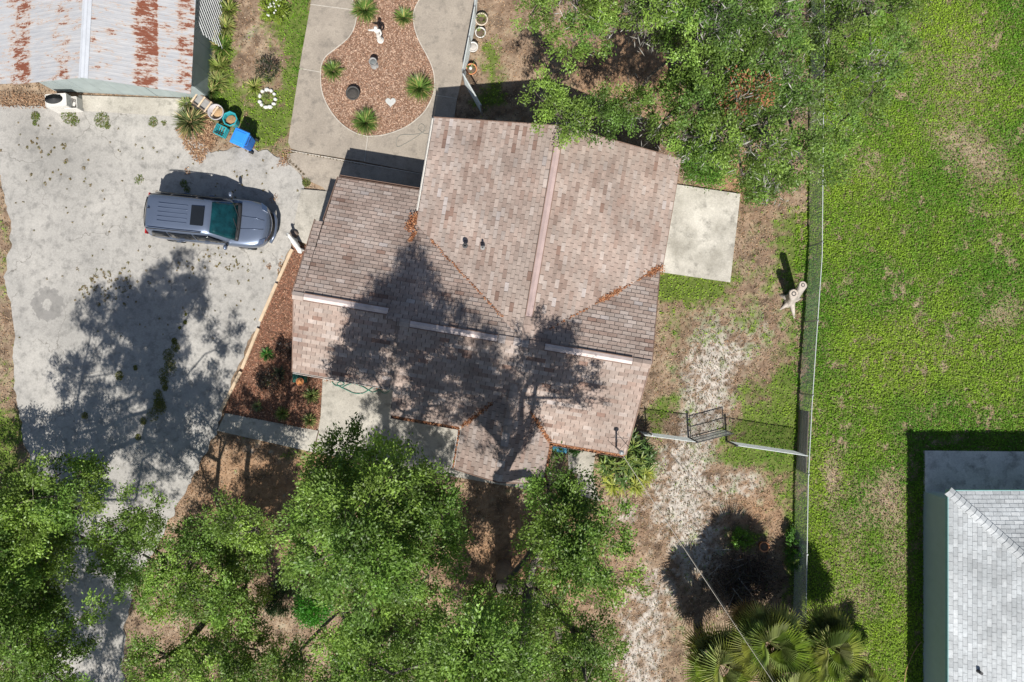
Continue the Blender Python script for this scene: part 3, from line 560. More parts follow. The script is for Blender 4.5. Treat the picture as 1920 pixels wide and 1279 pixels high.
def finish_neigh():
    allw = sorted(((math.hypot(r.T(*r.uv(w[0], w[2]), 0)[0], r.T(*r.uv(w[0], w[2]), 0)[1]), i, w, r) for r in nroofs for i, w in enumerate(r.whole)), key=lambda t: (t[0], t[1]))
    for k, (_, i, w, r) in enumerate(allw):
        a0, a1, b0, b1, c = w; q = [(a0, b0), (a1, b0), (a1, b1), (a0, b1)]
        if k < 300:
            u, v = r.uv((a0 + a1) / 2, (b0 + b1) / 2); x, y, _ = r.T(u, v, 0); o = Vector((x, y, r.zf(u, v))); r.cache = getattr(r, 'cache', {}); key = int(sum(c) * 8)
            if key not in r.cache: mb = MB(); r.poly(mb, q, b0, b1, c, o); r.cache[key] = mb.mesh('shingle'); r.cache[key].materials.append(m_shingle)
            ob = bpy.data.objects.new('shingle', r.cache[key]); COL.objects.link(ob); ob.parent = r.deck; ob.location = o
        else: r.poly(r.rest, q, b0, b1, c)
    for r in nroofs: props(r.rest.build('shingle_courses', m_shingle, r.deck), kind='stuff')
finish_neigh()
def nbm(): return MB((NX, NY, 0))
mb = nbm(); mb.slab([TN(NWd, 0, 2.5), TN(hw, -hw, 2.5 + .36 * hw), TN(hw, -NL + hw, 2.5 + .36 * hw), TN(NWd, -NL, 2.5)][::-1], .14); mb.slab([TN(0, -NL, 2.5), TN(hw, -NL + hw, 2.5 + .36 * hw), TN(NWd, -NL, 2.5)][::-1], .14); mb.build('roof', MAT('white shingle', (.6, .61, .62), .93), nb)
mb = nbm(); mb.box(TN(hw, -NL / 2, 1.2), (NWd - 1.06, NL - 1.1, 2.4)); mb.build('wall', m_neigh, nb)
mb = nbm(); mb.box(TN(hw, -NL / 2, 2.37), (NWd - .04, NL - .04, .03)); mb.build('soffit', m_neigh, nb)
for a, b in (((-.015, 0, 2.44), (-.015, -NL, 2.44)), ((0, .015, 2.44), (NWd, .015, 2.44))): part_bar('fascia', a, b, .03, .15, m_neightrim, nb, TN)
for k in range(34):          # cap shingles stepping up the hip
    t = .1 + k * .155; u, v, z = t, -t, 2.5 + .36 * t + .02; d = .110; w = .125; mb = nbm(); col = tuple(np.array(PALN[random.randrange(2, 5)]) * random.uniform(.98, 1.1))
    top = [TN(u - d - w, v + d - w, z - .36 * (d + 0) - .03 + .03), TN(u - d, v + d, z - .36 * d + .055), TN(u - d + w, v + d + w, z - .36 * d), TN(u + d - w, v - d - w, z + .36 * d - .02), TN(u + d, v - d, z + .36 * d + .03), TN(u + d + w, v - d + w, z + .36 * d - .02)]
    mb.add(top + [(x, y, q - .05) for x, y, q in top], [(0, 1, 4, 3), (1, 2, 5, 4), (0, 6, 7, 1), (1, 7, 8, 2), (0, 3, 9, 6), (2, 8, 11, 5)], col); mb.build('hip_shingle', m_shingle, nb)
nv_ = nbm(); nv_.lathe(TN(.9, -6.6, 2.75), [(.09, 0), (.06, .1), (.06, .28), (.045, .28)], 10); nv_.build('vent_pipe', m_dark, nb)
opening_n = nbm(); opening_n.box(TN(.52, -9, 1.5), (.06, 1.4, 1.1)); opening_n.build('window', m_glass, nb)
# ---------------------------------------------------------------- rusty shed
SH = math.radians(-3); OX, OY = -15.67, 9.61; SU, SV = (math.cos(SH), math.sin(SH)), (-math.sin(SH), math.cos(SH))
TS = lambda s, t, z: (OX + s * SU[0] + t * SV[0], OY + s * SU[1] + t * SV[1], z)
shed = empty('shed', (OX, OY, 0), 'metal shed with rust-streaked corrugated gable roof and grey green walls', 'shed')
def RUST():
    m, nt, b = mk('rusty roof sheet'); p = pos(nt); sx = nt.nodes.new('ShaderNodeSeparateXYZ'); nt.links.new(p, sx.inputs[0])
    n1 = noise(nt, p, 1.0, 8, .72, (1.6, 3.2, 1)); n2 = noise(nt, p, 2.2, 6, .7, (1.0, 4.5, 1)); n3 = noise(nt, p, 11, 5, .7, (1, 2.5, 1)); n4 = noise(nt, p, .55, 4, .6)
    def band(x0, x1, s=.12): 
        return math_(nt, 'MULTIPLY', maprange(nt, sx.outputs[0], x0 - s, x0 + s, 0, 1), maprange(nt, sx.outputs[0], x1 - s * .3, x1 + s * .3, 1, 0))
    bands = math_(nt, 'MAXIMUM', band(-14.1, -13.32), math_(nt, 'MULTIPLY', band(-12.7, -12.1), .75)); bands = math_(nt, 'MAXIMUM', bands, math_(nt, 'MULTIPLY', band(-19.2, -18.2, .3), .75)); bands = math_(nt, 'MAXIMUM', bands, math_(nt, 'MULTIPLY', band(-17.0, -16.3, .3), .5))
    v = math_(nt, 'ADD', math_(nt, 'MULTIPLY', n1, .55), math_(nt, 'MULTIPLY', n2, .45)); v = math_(nt, 'ADD', v, math_(nt, 'MULTIPLY', bands, .115)); v = math_(nt, 'ADD', v, math_(nt, 'MULTIPLY', math_(nt, 'SUBTRACT', n3, .5), .25))
    v = math_(nt, 'ADD', v, math_(nt, 'MULTIPLY', math_(nt, 'SUBTRACT', n4, .5), .18))
    c = mixc(nt, maprange(nt, noise(nt, p, 1.5, 6, .7, (.8, 5, 1)), .35, .7, 0, 1), (.455, .45, .455, 1), (.33, .34, .365, 1))
    c = mixc(nt, maprange(nt, v, .515, .585, 0, .65), c, (.46, .33, .24, 1)); c = mixc(nt, maprange(nt, v, .58, .62, 0, 1), c, (.19, .062, .034, 1))
    nt.links.new(c, b.inputs['Base Color']); b.inputs['Roughness'].default_value = .62; b.inputs['Specular IOR Level'].default_value = .35
    bump(nt, b, n3, .25, .01); return m
m_rust = RUST(); m_shedwall = MAT('shed wall sheet', (.315, .365, .365), .6, .12, 2, 30, .15)
def sm(): return MB((OX, OY, 0))
NSH = 8; wsh = .76
for side in (-1, 1):
    for k in range(NSH):
        t0, t1 = k * wsh + .006, (k + 1) * wsh + .02; n = 22; mb = sm(); top = []      # ribbed sheet, ribs run down the slope
        for i in range(n + 1):
            t = t0 + (t1 - t0) * i / n; rib = .003 if (i % 4 == 2) else 0.; lift = .012 * (1 - i / n)
            for s_, z in ((.02, 3.2 - .007), (3.4, 2.0)): top.append(TS(side * s_, t, z + rib + lift))
        N = len(top); mb.add(top + [(x, y, z - .012) for x, y, z in top], [(2 * i, 2 * i + 1, 2 * i + 3, 2 * i + 2) for i in range(n)] + [(N + 2 * i, N + 2 * i + 2, N + 2 * i + 3, N + 2 * i + 1) for i in range(n)] + [(0, N, N + 1, 1), (N - 2, N - 1, 2 * N - 1, 2 * N - 2)] + [(2 * i + 1, N + 2 * i + 1, N + 2 * i + 3, 2 * i + 3) for i in range(n)])
        mb.build('roof_sheet', m_rust, shed)
mb = sm()
for k in range(9):
    pass
mb.slab([TS(-5.0, .1, 1.5), TS(-3.38, .1, 1.93), TS(-3.38, 6.1, 1.93), TS(-5.0, 6.1, 1.5)], .03); mb.build('lean_to_roof', m_rust, shed)
mb = sm(); m_cap = MAT('ridge cap steel', (.50, .52, .56), .5, .1, 3, 40, .1)
pr = [(-.17, 3.165), (-.075, 3.21), (-.05, 3.235), (.05, 3.235), (.075, 3.21), (.17, 3.165)]
tp = [TS(a, t, z) for t in (-.01, 6.2) for a, z in pr]; mb.add(tp + [(x, y, z - .012) for x, y, z in tp], [(i, i + 1, i + 7, i + 6) for i in range(5)] + [(12 + i, 18 + i, 19 + i, 13 + i) for i in range(5)] + [(i, 12 + i, 13 + i, i + 1) for i in range(5)]); mb.build('ridge_cap', m_cap, shed)
zr = lambda s_: 3.2 - .353 * abs(s_) - .04
for k in range(9):           # front wall panels
    a, b = -3.15 + k * .71, -3.15 + (k + 1) * .71 - (.025 if k == 5 else .008); mb = sm(); mid = [0.] if a < 0 < b else []
    xs = [a] + mid + [b]; fr = [TS(x, .5, 0) for x in xs] + [TS(x, .5, zr(x)) for x in xs[::-1]]; bk = [TS(x, .54, 0) for x in xs] + [TS(x, .54, zr(x)) for x in xs[::-1]]; n = len(fr)
    mb.add(fr + bk, [tuple(range(n)), tuple(range(n, 2 * n))[::-1]] + [(i, n + i, n + (i + 1) % n, (i + 1) % n) for i in range(n)]); mb.build('wall_panel', m_shedwall, shed)
for k in range(6):           # right wall panels
    mb = sm(); t0, t1 = .54 + k * .92, .54 + (k + 1) * .92 - .01; mb.add([TS(3.24, t0, 0), TS(3.24, t1, 0), TS(3.24, t1, 2.02), TS(3.24, t0, 2.02), TS(3.2, t0, 0), TS(3.2, t1, 0), TS(3.2, t1, 2.02), TS(3.2, t0, 2.02)], [(0, 1, 2, 3), (7, 6, 5, 4), (0, 4, 5, 1), (1, 5, 6, 2), (2, 6, 7, 3), (3, 7, 4, 0)]); mb.build('wall_panel', m_shedwall, shed)
mb = sm(); mb.add([TS(-3.15, .56, 0), TS(-3.15, 6, 0), TS(-3.15, 6, 2.0), TS(-3.15, .56, 2.0)], [(0, 1, 2, 3)]); mb.add([TS(-3.15, 6, 0), TS(3.2, 6, 0), TS(3.2, 6, 2.0), TS(0, 6, 3.1), TS(-3.15, 6, 2.0)], [(0, 1, 2, 3, 4)]); mb.build('rear_wall', m_shedwall, shed)
# lattice leaning on the shed side
lx, ly, _ = TS(3.3, 3.9, 0); lat = empty('lattice_panel', (lx, ly, 0), 'grey diagonal lattice panel leaning on the dark shed side', 'lattice')
TL = lambda a, h: TS(3.62 - .30 * h / 1.7, 2.6 + a, h + .02)
for k in range(-6, 13):
    for sgn in (1, -1):
        a0 = k * .2; pts = []
        for h in (0, 1.7):
            pts.append((a0 + (h if sgn > 0 else 1.7 - h), h))
        (a, h0), (b, h1) = pts
        def clipa(a, h0, b, h1):
            t0, t1 = 0., 1.
            for lo, hi in ((0, 2.6),):
                if abs(b - a) < 1e-6: return None
                ta, tb = sorted(((lo - a) / (b - a), (hi - a) / (b - a))); t0, t1 = max(t0, ta), min(t1, tb)
            return None if t1 - t0 < .05 else ((a + (b - a) * t0, h0 + (h1 - h0) * t0), (a + (b - a) * t1, h0 + (h1 - h0) * t1))
        c2 = clipa(a, h0, b, h1)
        if c2:
            p, q = Vector(TL(*c2[0])), Vector(TL(*c2[1])); off = Vector((.012 * (sgn > 0), 0, 0)); d = q - p; mb = MB((lx, ly, 0)); mb.box((p + q) / 2 + off, (d.length, .035, .008), M=d.to_track_quat('X', 'Z').to_matrix()); mb.build('slat', m_galv, lat)
# ---------------------------------------------------------------- wire fences
def gp(px_, py_): x, y, _ = P(px_, py_); return Vector((x, y, 0))
def mesh_wires(mb, a, b, h, sp=.07, r=.0042, z0=.03):
    d = b - a; L = d.length; d.normalize(); n = int(L / sp) + int(h / sp)
    for sgn in (1, -1):
        for k in range(-int(h / sp), int(L / sp) + 1):
            s0 = k * sp; s1 = s0 + h; pts = [(max(s0, 0), max(0, -s0)), (min(s1, L), min(h, L - s0))]
            if pts[1][0] - pts[0][0] < .02: continue
            q = [(a + d * s + Vector((0, 0, z0 + (t if sgn > 0 else h - t)))) for s, t in pts]; mb.tube(q, r, 3, False)
def fence(name, line, h, label, cat, posts, rail=.022, group=None, sp=.075, railmat=None):
    root = empty(name, line[0], label, cat, group); o = line[0]; mb = MB(o)
    for a, b in zip(line[:-1], line[1:]): mesh_wires(mb, a, b, h, sp)
    mb.build('wire_mesh', m_wire, root); MB(o).tube([p + Vector((0, 0, h + .03)) for p in line], rail, 6).build('top_rail', railmat or m_wire, root)
    for p in posts: mb = MB(o); mb.tube([p - Vector((0, 0, .05)), p + Vector((0, 0, h + .08))], .03, 8); mb.build('post', m_galv, root)
    return root
k_ = 1 - 1.22 / H
FL = [gp(960 + (x - 960) * k_, 640 + (y - 640) * k_) for x, y in ((1546, -70), (1543, 250), (1541, 480), (1530, 640), (1522, 760), (1515, 900), (1510, 1190), (1508, 1340))]
def along(line, yy):
    for a, b in zip(line[:-1], line[1:]):
        if min(a.y, b.y) <= yy <= max(a.y, b.y): return a.lerp(b, (yy - a.y) / (b.y - a.y))
fence('chain_link_fence', FL, 1.22, 'long chain link fence between the brown yard and green lawn', 'fence', [along(FL, (640 - (640 + (y - 640) * k_)) / G) for y in (10, 160, 308, 455, 602, 742, 890, 1040, 1190)], rail=.016)
F2 = [gp(899, -60), gp(893, 40), gp(871, 154)]
fence('chain_link_fence', F2, 1.2, 'short chain link fence along the patio edge beside the row of pots', 'fence', [F2[1], F2[2], gp(883, 95)], rail=.025)
G2 = [gp(872, 160), gp(904, 216)]
fence('fence_gate', G2, 1.15, 'chain link gate swung open next to the north gable', 'gate', G2, rail=.03)
F3 = [gp(1198, 809), gp(1291, 821)]; fence('chain_link_fence', F3, 1.2, 'chain link panel joining the house corner to the dark gate post', 'fence', [F3[0] + Vector((.3, 0, 0))], rail=.02)
G3 = [gp(1295, 822), gp(1357, 806)]; gr = fence('fence_gate', G3, 1.15, 'chain link gate standing ajar over pale sand', 'gate', [], rail=.022, railmat=m_dark)
for h in (.08, .6): MB(G3[0]).tube([p + Vector((0, 0, h)) for p in G3], .02, 6).build('rail', m_dark, gr)
for p in G3: MB(G3[0]).tube([p, p + Vector((0, 0, 1.2))], .022, 6).build('stile', m_dark, gr)
F4 = [gp(1362, 827), gp(1491, 846)]; fence('chain_link_fence', F4, 1.2, 'chain link panel between the sandy gateway and the leaning brown board', 'fence', [], rail=.02)
for p, l in ((gp(1291, 821), 'dark steel gate post beside the hinge of the ajar gate'), (gp(1362, 827), 'dark steel gate post at the latch side of the sandy gateway')):
    mb = MB(p); mb.tube([p - Vector((0, 0, .05)), p + Vector((0, 0, 1.35))], .042, 8); mb.lathe(p + Vector((0, 0, 1.35)), [(.048, 0), (.045, .03), (.02, .05)], 8); props(mb.build('gate_post', m_dark), l, 'post')
bp = [gp(1496, 768), gp(1491, 880)]; d_ = bp[1] - bp[0]; bd = empty('board_panel', bp[0], 'weathered brown board panel leaning along the long wire fence', 'panel')
for k in range(4):
    mb = MB(bp[0]); c_ = (bp[0] + bp[1]) / 2 + Vector((.03 + .02 * k, 0, .12 + .21 * k)); mb.box(c_, (d_.length, .03, .2), math.atan2(d_.y, d_.x)); mb.build('plank', m_board, bd)
for t in (.1, .9):
    p = bp[0].lerp(bp[1], t) + Vector((.09, 0, .42)); mb = MB(bp[0]); mb.box(p, (.05, .06, .84)); mb.build('batten', m_board, bd)
# ---------------------------------------------------------------- parked car
def car():
    ang = math.atan2(-23, 227); cx, cy, _ = P(394, 413.5, .8); root = empty('parked_car', (cx, cy, .03), 'grey blue sport utility car parked on the pale concrete driveway', 'car'); root.rotation_euler = (0, 0, ang)
    paint = MAT('grey blue car paint', (.15, .185, .26), .32, .04, 3, 200, 0, metal=.55, spec=.5, coat=.6); glass = MAT('teal windscreen glass', (.004, .034, .042), .05, .5, 5, 10, 0, spec=.6); dark = MAT('dark car glass', (.012, .014, .017), .06, .1, 3, 10, 0, spec=.6); blk = m_black
    chrome = MAT('car chrome', (.75, .76, .78), .12, .03, 3, 10, 0, metal=1); rub = MAT('tyre rubber', (.02, .02, .021), .85, .1)
    # lower body: stations along x
    st = [(-2.40, .66, .46, .86), (-2.36, .80, .36, 1.02), (-2.22, .90, .32, 1.10), (-1.75, .945, .28, 1.10), (-1.0, .95, .26, 1.09), (0, .945, .26, 1.07), (.85, .95, .26, 1.07), (1.25, .955, .28, 1.06), (1.75, .945, .30, 1.02), (2.08, .88, .32, .96), (2.27, .76, .34, .89), (2.38, .60, .40, .78), (2.43, .45, .50, .66)]
    mb = MB(); n = 13
    for x, w, zb, zt in st:
        pf = [(-.80, zb), (-.97, zb + .08), (-1.0, (zb + zt) * .5), (-.985, zt - .18), (-.93, zt - .05), (-.62, zt + .005), (0, zt + .03)]; pf = pf + [(-a, z) for a, z in pf[-2::-1]]
        mb.v += [(x - .10 * abs(a) ** 2.2 * (1 if x > 1.6 else 0) * (x - 1.6), a * w, z) for a, z in pf]
    for i in range(len(st) - 1):
        for k in range(n - 1): mb.f.append((i * n + k, (i + 1) * n + k, (i + 1) * n + k + 1, i * n + k + 1))
        mb.f.append((i * n + n - 1, (i + 1) * n + n - 1, (i + 1) * n, i * n))
    mb.f += [tuple(range(n)), tuple(range((len(st) - 1) * n, len(st) * n))[::-1]]
    body = mb.build('body', paint, root, True, sub=2)
    # cabin shell
    def shell(stn, name, mat, nn, sub=2):
        m2 = MB()
        for x, pts in stn: m2.v += [(x_, y, z) for x_, y, z in pts]
        k = len(stn[0][1])
        for i in range(len(stn) - 1):
            for j in range(k - 1): m2.f.append((i * k + j, (i + 1) * k + j, (i + 1) * k + j + 1, i * k + j + 1))
        m2.f += [tuple(range(k)), tuple(range((len(stn) - 1) * k, len(stn) * k))[::-1]]
        return m2.build(name, mat, root, True, sub=sub)
    def sec(x, wb, wr, zb, zr_, dx=0): return (x, [(x, -wb, zb), (x - dx * .2, -wb * .97, zb + (zr_ - zb) * .3), (x - dx * .75, -wr * 1.03, zb + (zr_ - zb) * .86), (x - dx, -wr * .86, zr_), (x - dx, 0, zr_ + .025), (x - dx, wr * .86, zr_), (x - dx * .75, wr * 1.03, zb + (zr_ - zb) * .86), (x - dx * .2, wb * .97, zb + (zr_ - zb) * .3), (x, wb, zb)])
    shell([sec(-2.34, .74, .60, 1.0, 1.52, -.13), sec(-2.2, .84, .68, 1.02, 1.66, -.12), sec(-1.5, .87, .70, 1.02, 1.71), sec(-.6, .875, .70, 1.02, 1.72), sec(.15, .875, .69, 1.02, 1.705), sec(.62, .87, .66, 1.02, 1.62, .24), sec(1.22, .84, .60, 1.0, 1.10, .1)], 'cabin', paint, 9)
    def panel(name, corners, mat, parent, nu=8, nv=4, bulge=.02, n=Vector((0, 0, 1))):
        c00, c10, c11, c01 = (Vector(c) for c in corners); m2 = MB()
        for i in range(nu + 1):
            for j in range(nv + 1):
                u, v = i / nu, j / nv; p = (c00 * (1 - u) + c10 * u) * (1 - v) + (c01 * (1 - u) + c11 * u) * v; m2.v.append(tuple(p + n * bulge * (1 - (2 * u - 1) ** 2)))
        m2.f = [(i * (nv + 1) + j, (i + 1) * (nv + 1) + j, (i + 1) * (nv + 1) + j + 1, i * (nv + 1) + j + 1) for i in range(nu) for j in range(nv)]
        o = m2.build(name, mat, parent, True); s = o.modifiers.new('t', 'SOLIDIFY'); s.thickness = .012; s.offset = 0; return o
    ws = panel('windscreen', [(1.20, -.74, 1.10), (1.20, .74, 1.10), (.42, .60, 1.695), (.42, -.60, 1.695)], glass, root, 10, 4, .085, Vector((.5, 0, .75)))
    cw = panel('cowl', [(1.32, -.76, 1.085), (1.32, .76, 1.085), (1.19, .75, 1.125), (1.19, -.75, 1.125)], blk, root, 10, 2, .08, Vector((.6, 0, .45)))
    for s in (-.35, .15): MB().tube([(1.30, s, 1.17), (1.12, s + .45, 1.27)], .012, 5).build('wiper', blk, ws)
    panel('rear_window', [(-2.37, -.62, 1.08), (-2.37, .62, 1.08), (-2.16, .56, 1.58), (-2.16, -.56, 1.58)], dark, root, 8, 3, -.06, Vector((1, 0, 0)))
    for s in (-1, 1):
        for x0, x1, x2, x3 in ((-2.05, -1.32, -1.32, -1.85), (-1.25, -.32, -.32, -1.25), (-.25, .92, .34, -.25)):
            panel('side_window', [(x0, s * .885, 1.12), (x1, s * .885, 1.12), (x2, s * .755, 1.58), (x3, s * .755, 1.58)], dark, root, 4, 3, .012, Vector((0, s, .2)))
        MB().tube([(-2.0, s * .66, 1.725), (-1.7, s * .665, 1.765), (-.2, s * .655, 1.765), (.1, s * .645, 1.725)], .02, 6).build('roof_rail', blk, root, True)
        mr = MB(); mr.lathe((.86, s * 1.05, 1.12), [(.02, -.09), (.085, -.07), (.10, 0), (.08, .07), (.02, .09)], 10, sx=.75, sy=1.15); mr = mr.build('mirror', paint, root, True); MB().box((.90, s * .93, 1.08), (.07, .14, .035)).build('mirror_arm', blk, mr)
        m2 = MB(); m2.add([(2.10, s * .60, .86), (2.30, s * .50, .80), (2.24, s * .72, .80), (2.02, s * .86, .84), (2.10, s * .60, .955), (2.315, s * .50, .875), (2.255, s * .74, .87), (2.02, s * .885, .94)], [(4, 5, 6, 7), (0, 3, 2, 1), (0, 1, 5, 4), (1, 2, 6, 5), (2, 3, 7, 6), (3, 0, 4, 7)]); m2.build('headlight', chrome, root, bevel=.01)
        MB().box((-2.36, s * .70, .98), (.06, .22, .2)).build('tail_light', MAT('tail lamp red', (.35, .02, .02), .2, .05), root, bevel=.01)
        for x in (-.95, .05): MB().box((x, s * .955, .93), (.2, .03, .03)).build('door_handle', paint, root, bevel=.008)
        for x in (-1.45, 1.45):
            w = MB(); prof = [(.20, -.11), (.33, -.11), (.365, -.08), (.365, .08), (.33, .11), (.20, .11)]
            ty = MB(); 
            for r, yy in prof:
                for k in range(24): t = k / 24 * 2 * math.pi; ty.v.append((x + r * math.cos(t), s * .84 + yy, .365 + r * math.sin(t)))
            ty.f = [(i * 24 + k, i * 24 + (k + 1) % 24, ((i + 1) % 6) * 24 + (k + 1) % 24, ((i + 1) % 6) * 24 + k) for i in range(6) for k in range(24)]
            tyre = ty.build('tyre', rub, root, True); rm = MB()
            for k in range(5): t = k / 5 * 2 * math.pi; rm.tube([(x, s * .93, .365), (x + .21 * math.cos(t), s * .93, .365 + .21 * math.sin(t))], .03, 5)
            rm.tube([(x, s * .80, .365), (x, s * .945, .365)], .06, 10); rm.build('rim', chrome, tyre)
    for k in range(5): MB().box((-1.05, -.34 + k * .17, 1.745), (1.15, .035, .014)).build('roof_rib', paint, root, bevel=.006)
    MB().box((-.08, 0, 1.745), (.50, .76, .014)).build('sunroof', dark, root, bevel=.02)
    MB().lathe((-2.0, .12, 1.70), [(.05, 0), (.04, .05), (.008, .1)], 8, sy=.4).build('antenna', blk, root)
    m2 = MB(); gp_ = [(2.43 - .34 * (abs(k) / 6) ** 2.2, k * .125) for k in range(-6, 7)]
    for zz, off, hgt in ((.73, .03, .06), (.62, .045, .05), (.52, .05, .06)):
        for a, b in zip(gp_[:-1], gp_[1:]): m2.tube([(a[0] + off, a[1], zz), (b[0] + off, b[1], zz)], hgt * .5, 5)
    m2.build('grille', blk, root)
    m2 = MB()
    for a, b in zip(gp_[1:-2], gp_[2:-1]): m2.tube([(a[0] + .055, a[1], .79), (b[0] + .055, b[1], .79)], .016, 5)
    m2.build('grille_trim', chrome, root)
    m2 = MB(); m2.tube([(2.36, -.62, .42), (2.50, -.3, .42), (2.52, 0, .42), (2.50, .3, .42), (2.36, .62, .42)], .07, 8); m2.build('bumper', paint, root, True)
    for yy in (-.22, .22): MB().tube([(1.36, yy * 1.15, 1.085), (1.9, yy, 1.045), (2.22, yy * .8, .945)], .011, 5).build('hood_crease', paint, root, True)
car()
# ---------------------------------------------------------------- small things
def pot(px_, py_, r, h, label, mat, group=None, name='flower_pot', fill=m_soil, plant=None, z=0., prof=None):
    x, y, _ = P(px_, py_, z + h * .7); root = empty(name, (x, y, z), label, 'pot', group); o = MB()
    o.lathe((0, 0, 0), prof or [(r * .68, 0), (r * .95, h * .85), (r * 1.06, h * .86), (r * 1.06, h), (r * .9, h), (r * .82, h * .8)], 20); o.build('rim_and_body', mat, root, True)
    if fill: MB().lathe((0, 0, h * .78), [(r * .86, 0), (r * .84, .03), (r * .4, .05), (.01, .055)], 14).build('soil', fill, root, True)
    if plant:
        n = plant; az = rng.uniform(0, 6.28, n); base = np.stack([np.cos(az) * r * .3, np.sin(az) * r * .3, np.full(n, h * .8)], 1); V, Q_, Cc = blades_arr(base, az, rng.uniform(.12, .3, n), .03, rng.uniform(.2, .9, n), rng.uniform(.4, 1, n), jit(n, (.17, .22, .06), .4)); quads_mesh('sprouts', V, Q_, Cc, m_strap, root)
    return root
RP = 'round pots lined up along the short wire fence'
pot(903, 38, .25, .32, 'pale pot with weedy sprouts at the head of the pot row by the short fence', m_pot, RP, plant=40); pot(901, 63, .21, .32, 'white rimmed pot with bare soil beside the weedy pot by the short fence', m_white, RP, plant=8)
pot(887, 90, .20, .34, 'white pot full of pale gravel in the row by the short fence', m_white, RP, fill=MAT('pale gravel', (.45, .42, .39), .9, .3, 40, 60, .5)); pot(884, 131, .22, .30, 'terracotta pot with a white stone in it near the open gate', m_terra, RP, plant=10)
xx, yy, _ = P(880, 131, .3); MB().lathe((0, 0, 0), [(.03, 0), (.07, .03), (.06, .07), (.02, .09)], 9).build('stone', m_statue, bpy.data.objects['flower_pot.003']).location = (-.03, .02, .26)
pot(662, 176, .27, .28, 'wide dark pot of black soil in the rounded mulch bed', m_darkpot, fill=MAT('black soil', (.06, .055, .05), .95, .4, 25))
pot(700, 118, .15, .45, 'small grey basin on a white pedestal in the rounded mulch bed', m_greypot, name='pedestal_basin', fill=MAT('basin water', (.16, .17, .17), .2, .1), prof=[(.17, 0), (.17, .05), (.09, .08), (.08, .3), (.15, .38), (.165, .45), (.14, .45), (.12, .38)])
pot(563, 716, .15, .26, 'bright terracotta pot in front of the green composter', m_terra, z=.42, fill=MAT('orange growing mix', (.55, .24, .09), .9, .2))
x, y, _ = P(563, 710, .2); gb = empty('compost_bin', (x, y, .03), 'dark green composter box under the eave carrying a terracotta pot', 'composter'); MB().box((0, .05, .2), (.5, .42, .38)).build('box', m_green, gb, bevel=.03); MB().box((0, .08, .41), (.3, .24, .05)).build('lid', m_green, gb, bevel=.02)
pot(1432, 1025, .20, .34, 'orange clay urn standing on leaf litter near the brush heap', m_terra, name='clay_urn')
# heart stone
hp = [(16 * math.sin(t) ** 3, 13 * math.cos(t) - 5 * math.cos(2 * t) - 2 * math.cos(3 * t) - math.cos(4 * t)) for t in np.linspace(0, 2 * math.pi, 36, endpoint=False)]
hx, hy, _ = P(733, 193); props(MB((hx, hy, .03)).prism([(hx + a * .0132, hy + b * .0132) for a, b in hp], .03, .085).build('stepping_stone', MAT('pale grey stone', (.48, .48, .46), .9, .15, 12, 40, .4), bevel=.008), 'pale grey heart shaped stepping stone on the rounded mulch bed', 'stone')
# figure statue
def skin(name, joints, edges, radii, mat, parent, sub=2):
    me = bpy.data.meshes.new(name); me.from_pydata(joints, edges, []); o = link(name, me, mat, parent); o.modifiers.new('skin', 'SKIN'); sv = me.skin_vertices[0].data
    for i, r in enumerate(radii): sv[i].radius = (r, r); sv[i].use_root = (i == 0)
    s = o.modifiers.new('s', 'SUBSURF'); s.levels = sub; s.render_levels = sub
    for p in me.polygons: p.use_smooth = True
    return o
x, y, _ = P(714, 77); stt = empty('garden_statue', (x, y, .03), 'white draped figure statue with outstretched arm standing in the rounded mulch bed', 'statue')
MB().lathe((0, 0, 0), [(.14, 0), (.14, .06), (.11, .09), (.11, .16)], 16).build('plinth', m_statue, stt)
skin('figure', [(0, 0, .62), (0, 0, .42), (0, -.02, .17), (.01, .01, .80), (.01, .02, .94), (.01, .01, 1.00), (-.10, .02, .90), (-.20, .0, .93), (-.30, -.03, 1.02), (.12, .02, .90), (.17, -.04, .76), (.10, -.12, .70)], [(0, 1), (1, 2), (0, 3), (3, 4), (4, 5), (4, 6), (6, 7), (7, 8), (4, 9), (9, 10), (10, 11)], [.085, .10, .115, .09, .075, .045, .055, .04, .03, .055, .04, .035], m_statue, stt)
MB().lathe((.01, .005, 1.10), [(.02, -.10), (.06, -.06), (.075, .0), (.065, .06), (.02, .085)], 14).build('head', m_statue, stt, True)
# animal statue by the entry pad
x, y, _ = P(560, 461); an = empty('animal_statue', (x, y, .04), 'white animal statue between the entry pad and timber edging', 'statue'); an.rotation_euler = (0, 0, math.radians(122))
skin('body', [(0, 0, .36), (-.20, 0, .36), (-.33, 0, .34), (.18, 0, .40), (.30, 0, .52), (.38, 0, .62), (.50, 0, .59), (.18, .09, .22), (.19, .09, .02), (.18, -.09, .22), (.19, -.09, .02), (-.27, .09, .2), (-.31, .09, .02), (-.27, -.09, .2), (-.31, -.09, .02), (-.42, 0, .30)], [(0, 1), (1, 2), (0, 3), (3, 4), (4, 5), (5, 6), (3, 7), (7, 8), (3, 9), (9, 10), (2, 11), (11, 12), (2, 13), (13, 14), (2, 15)], [.11, .11, .11, .12, .075, .075, .045, .05, .032, .05, .032, .055, .033, .055, .033, .02], m_statue, an)
for s in (-1, 1): MB().lathe((.36, s * .07, .69), [(.028, 0), (.022, .06), (.004, .11)], 7).build('ear', m_statue, an)
x, y, _ = P(553, 440); rk = MB((x, y, .03)); rk.lathe((x, y, .06), [(.14, 0), (.17, .07), (.13, .16), (.05, .2)], 9, sx=1.2); props(rk.build('shadow_lump', MAT('brown rock', (.19, .15, .125), .9, .3, 10, 40, .5), bevel=.02), 'brown lump standing in for the shadow beside the white animal statue', 'shadow_lump')  # dark brown lump put in for the statue's shadow
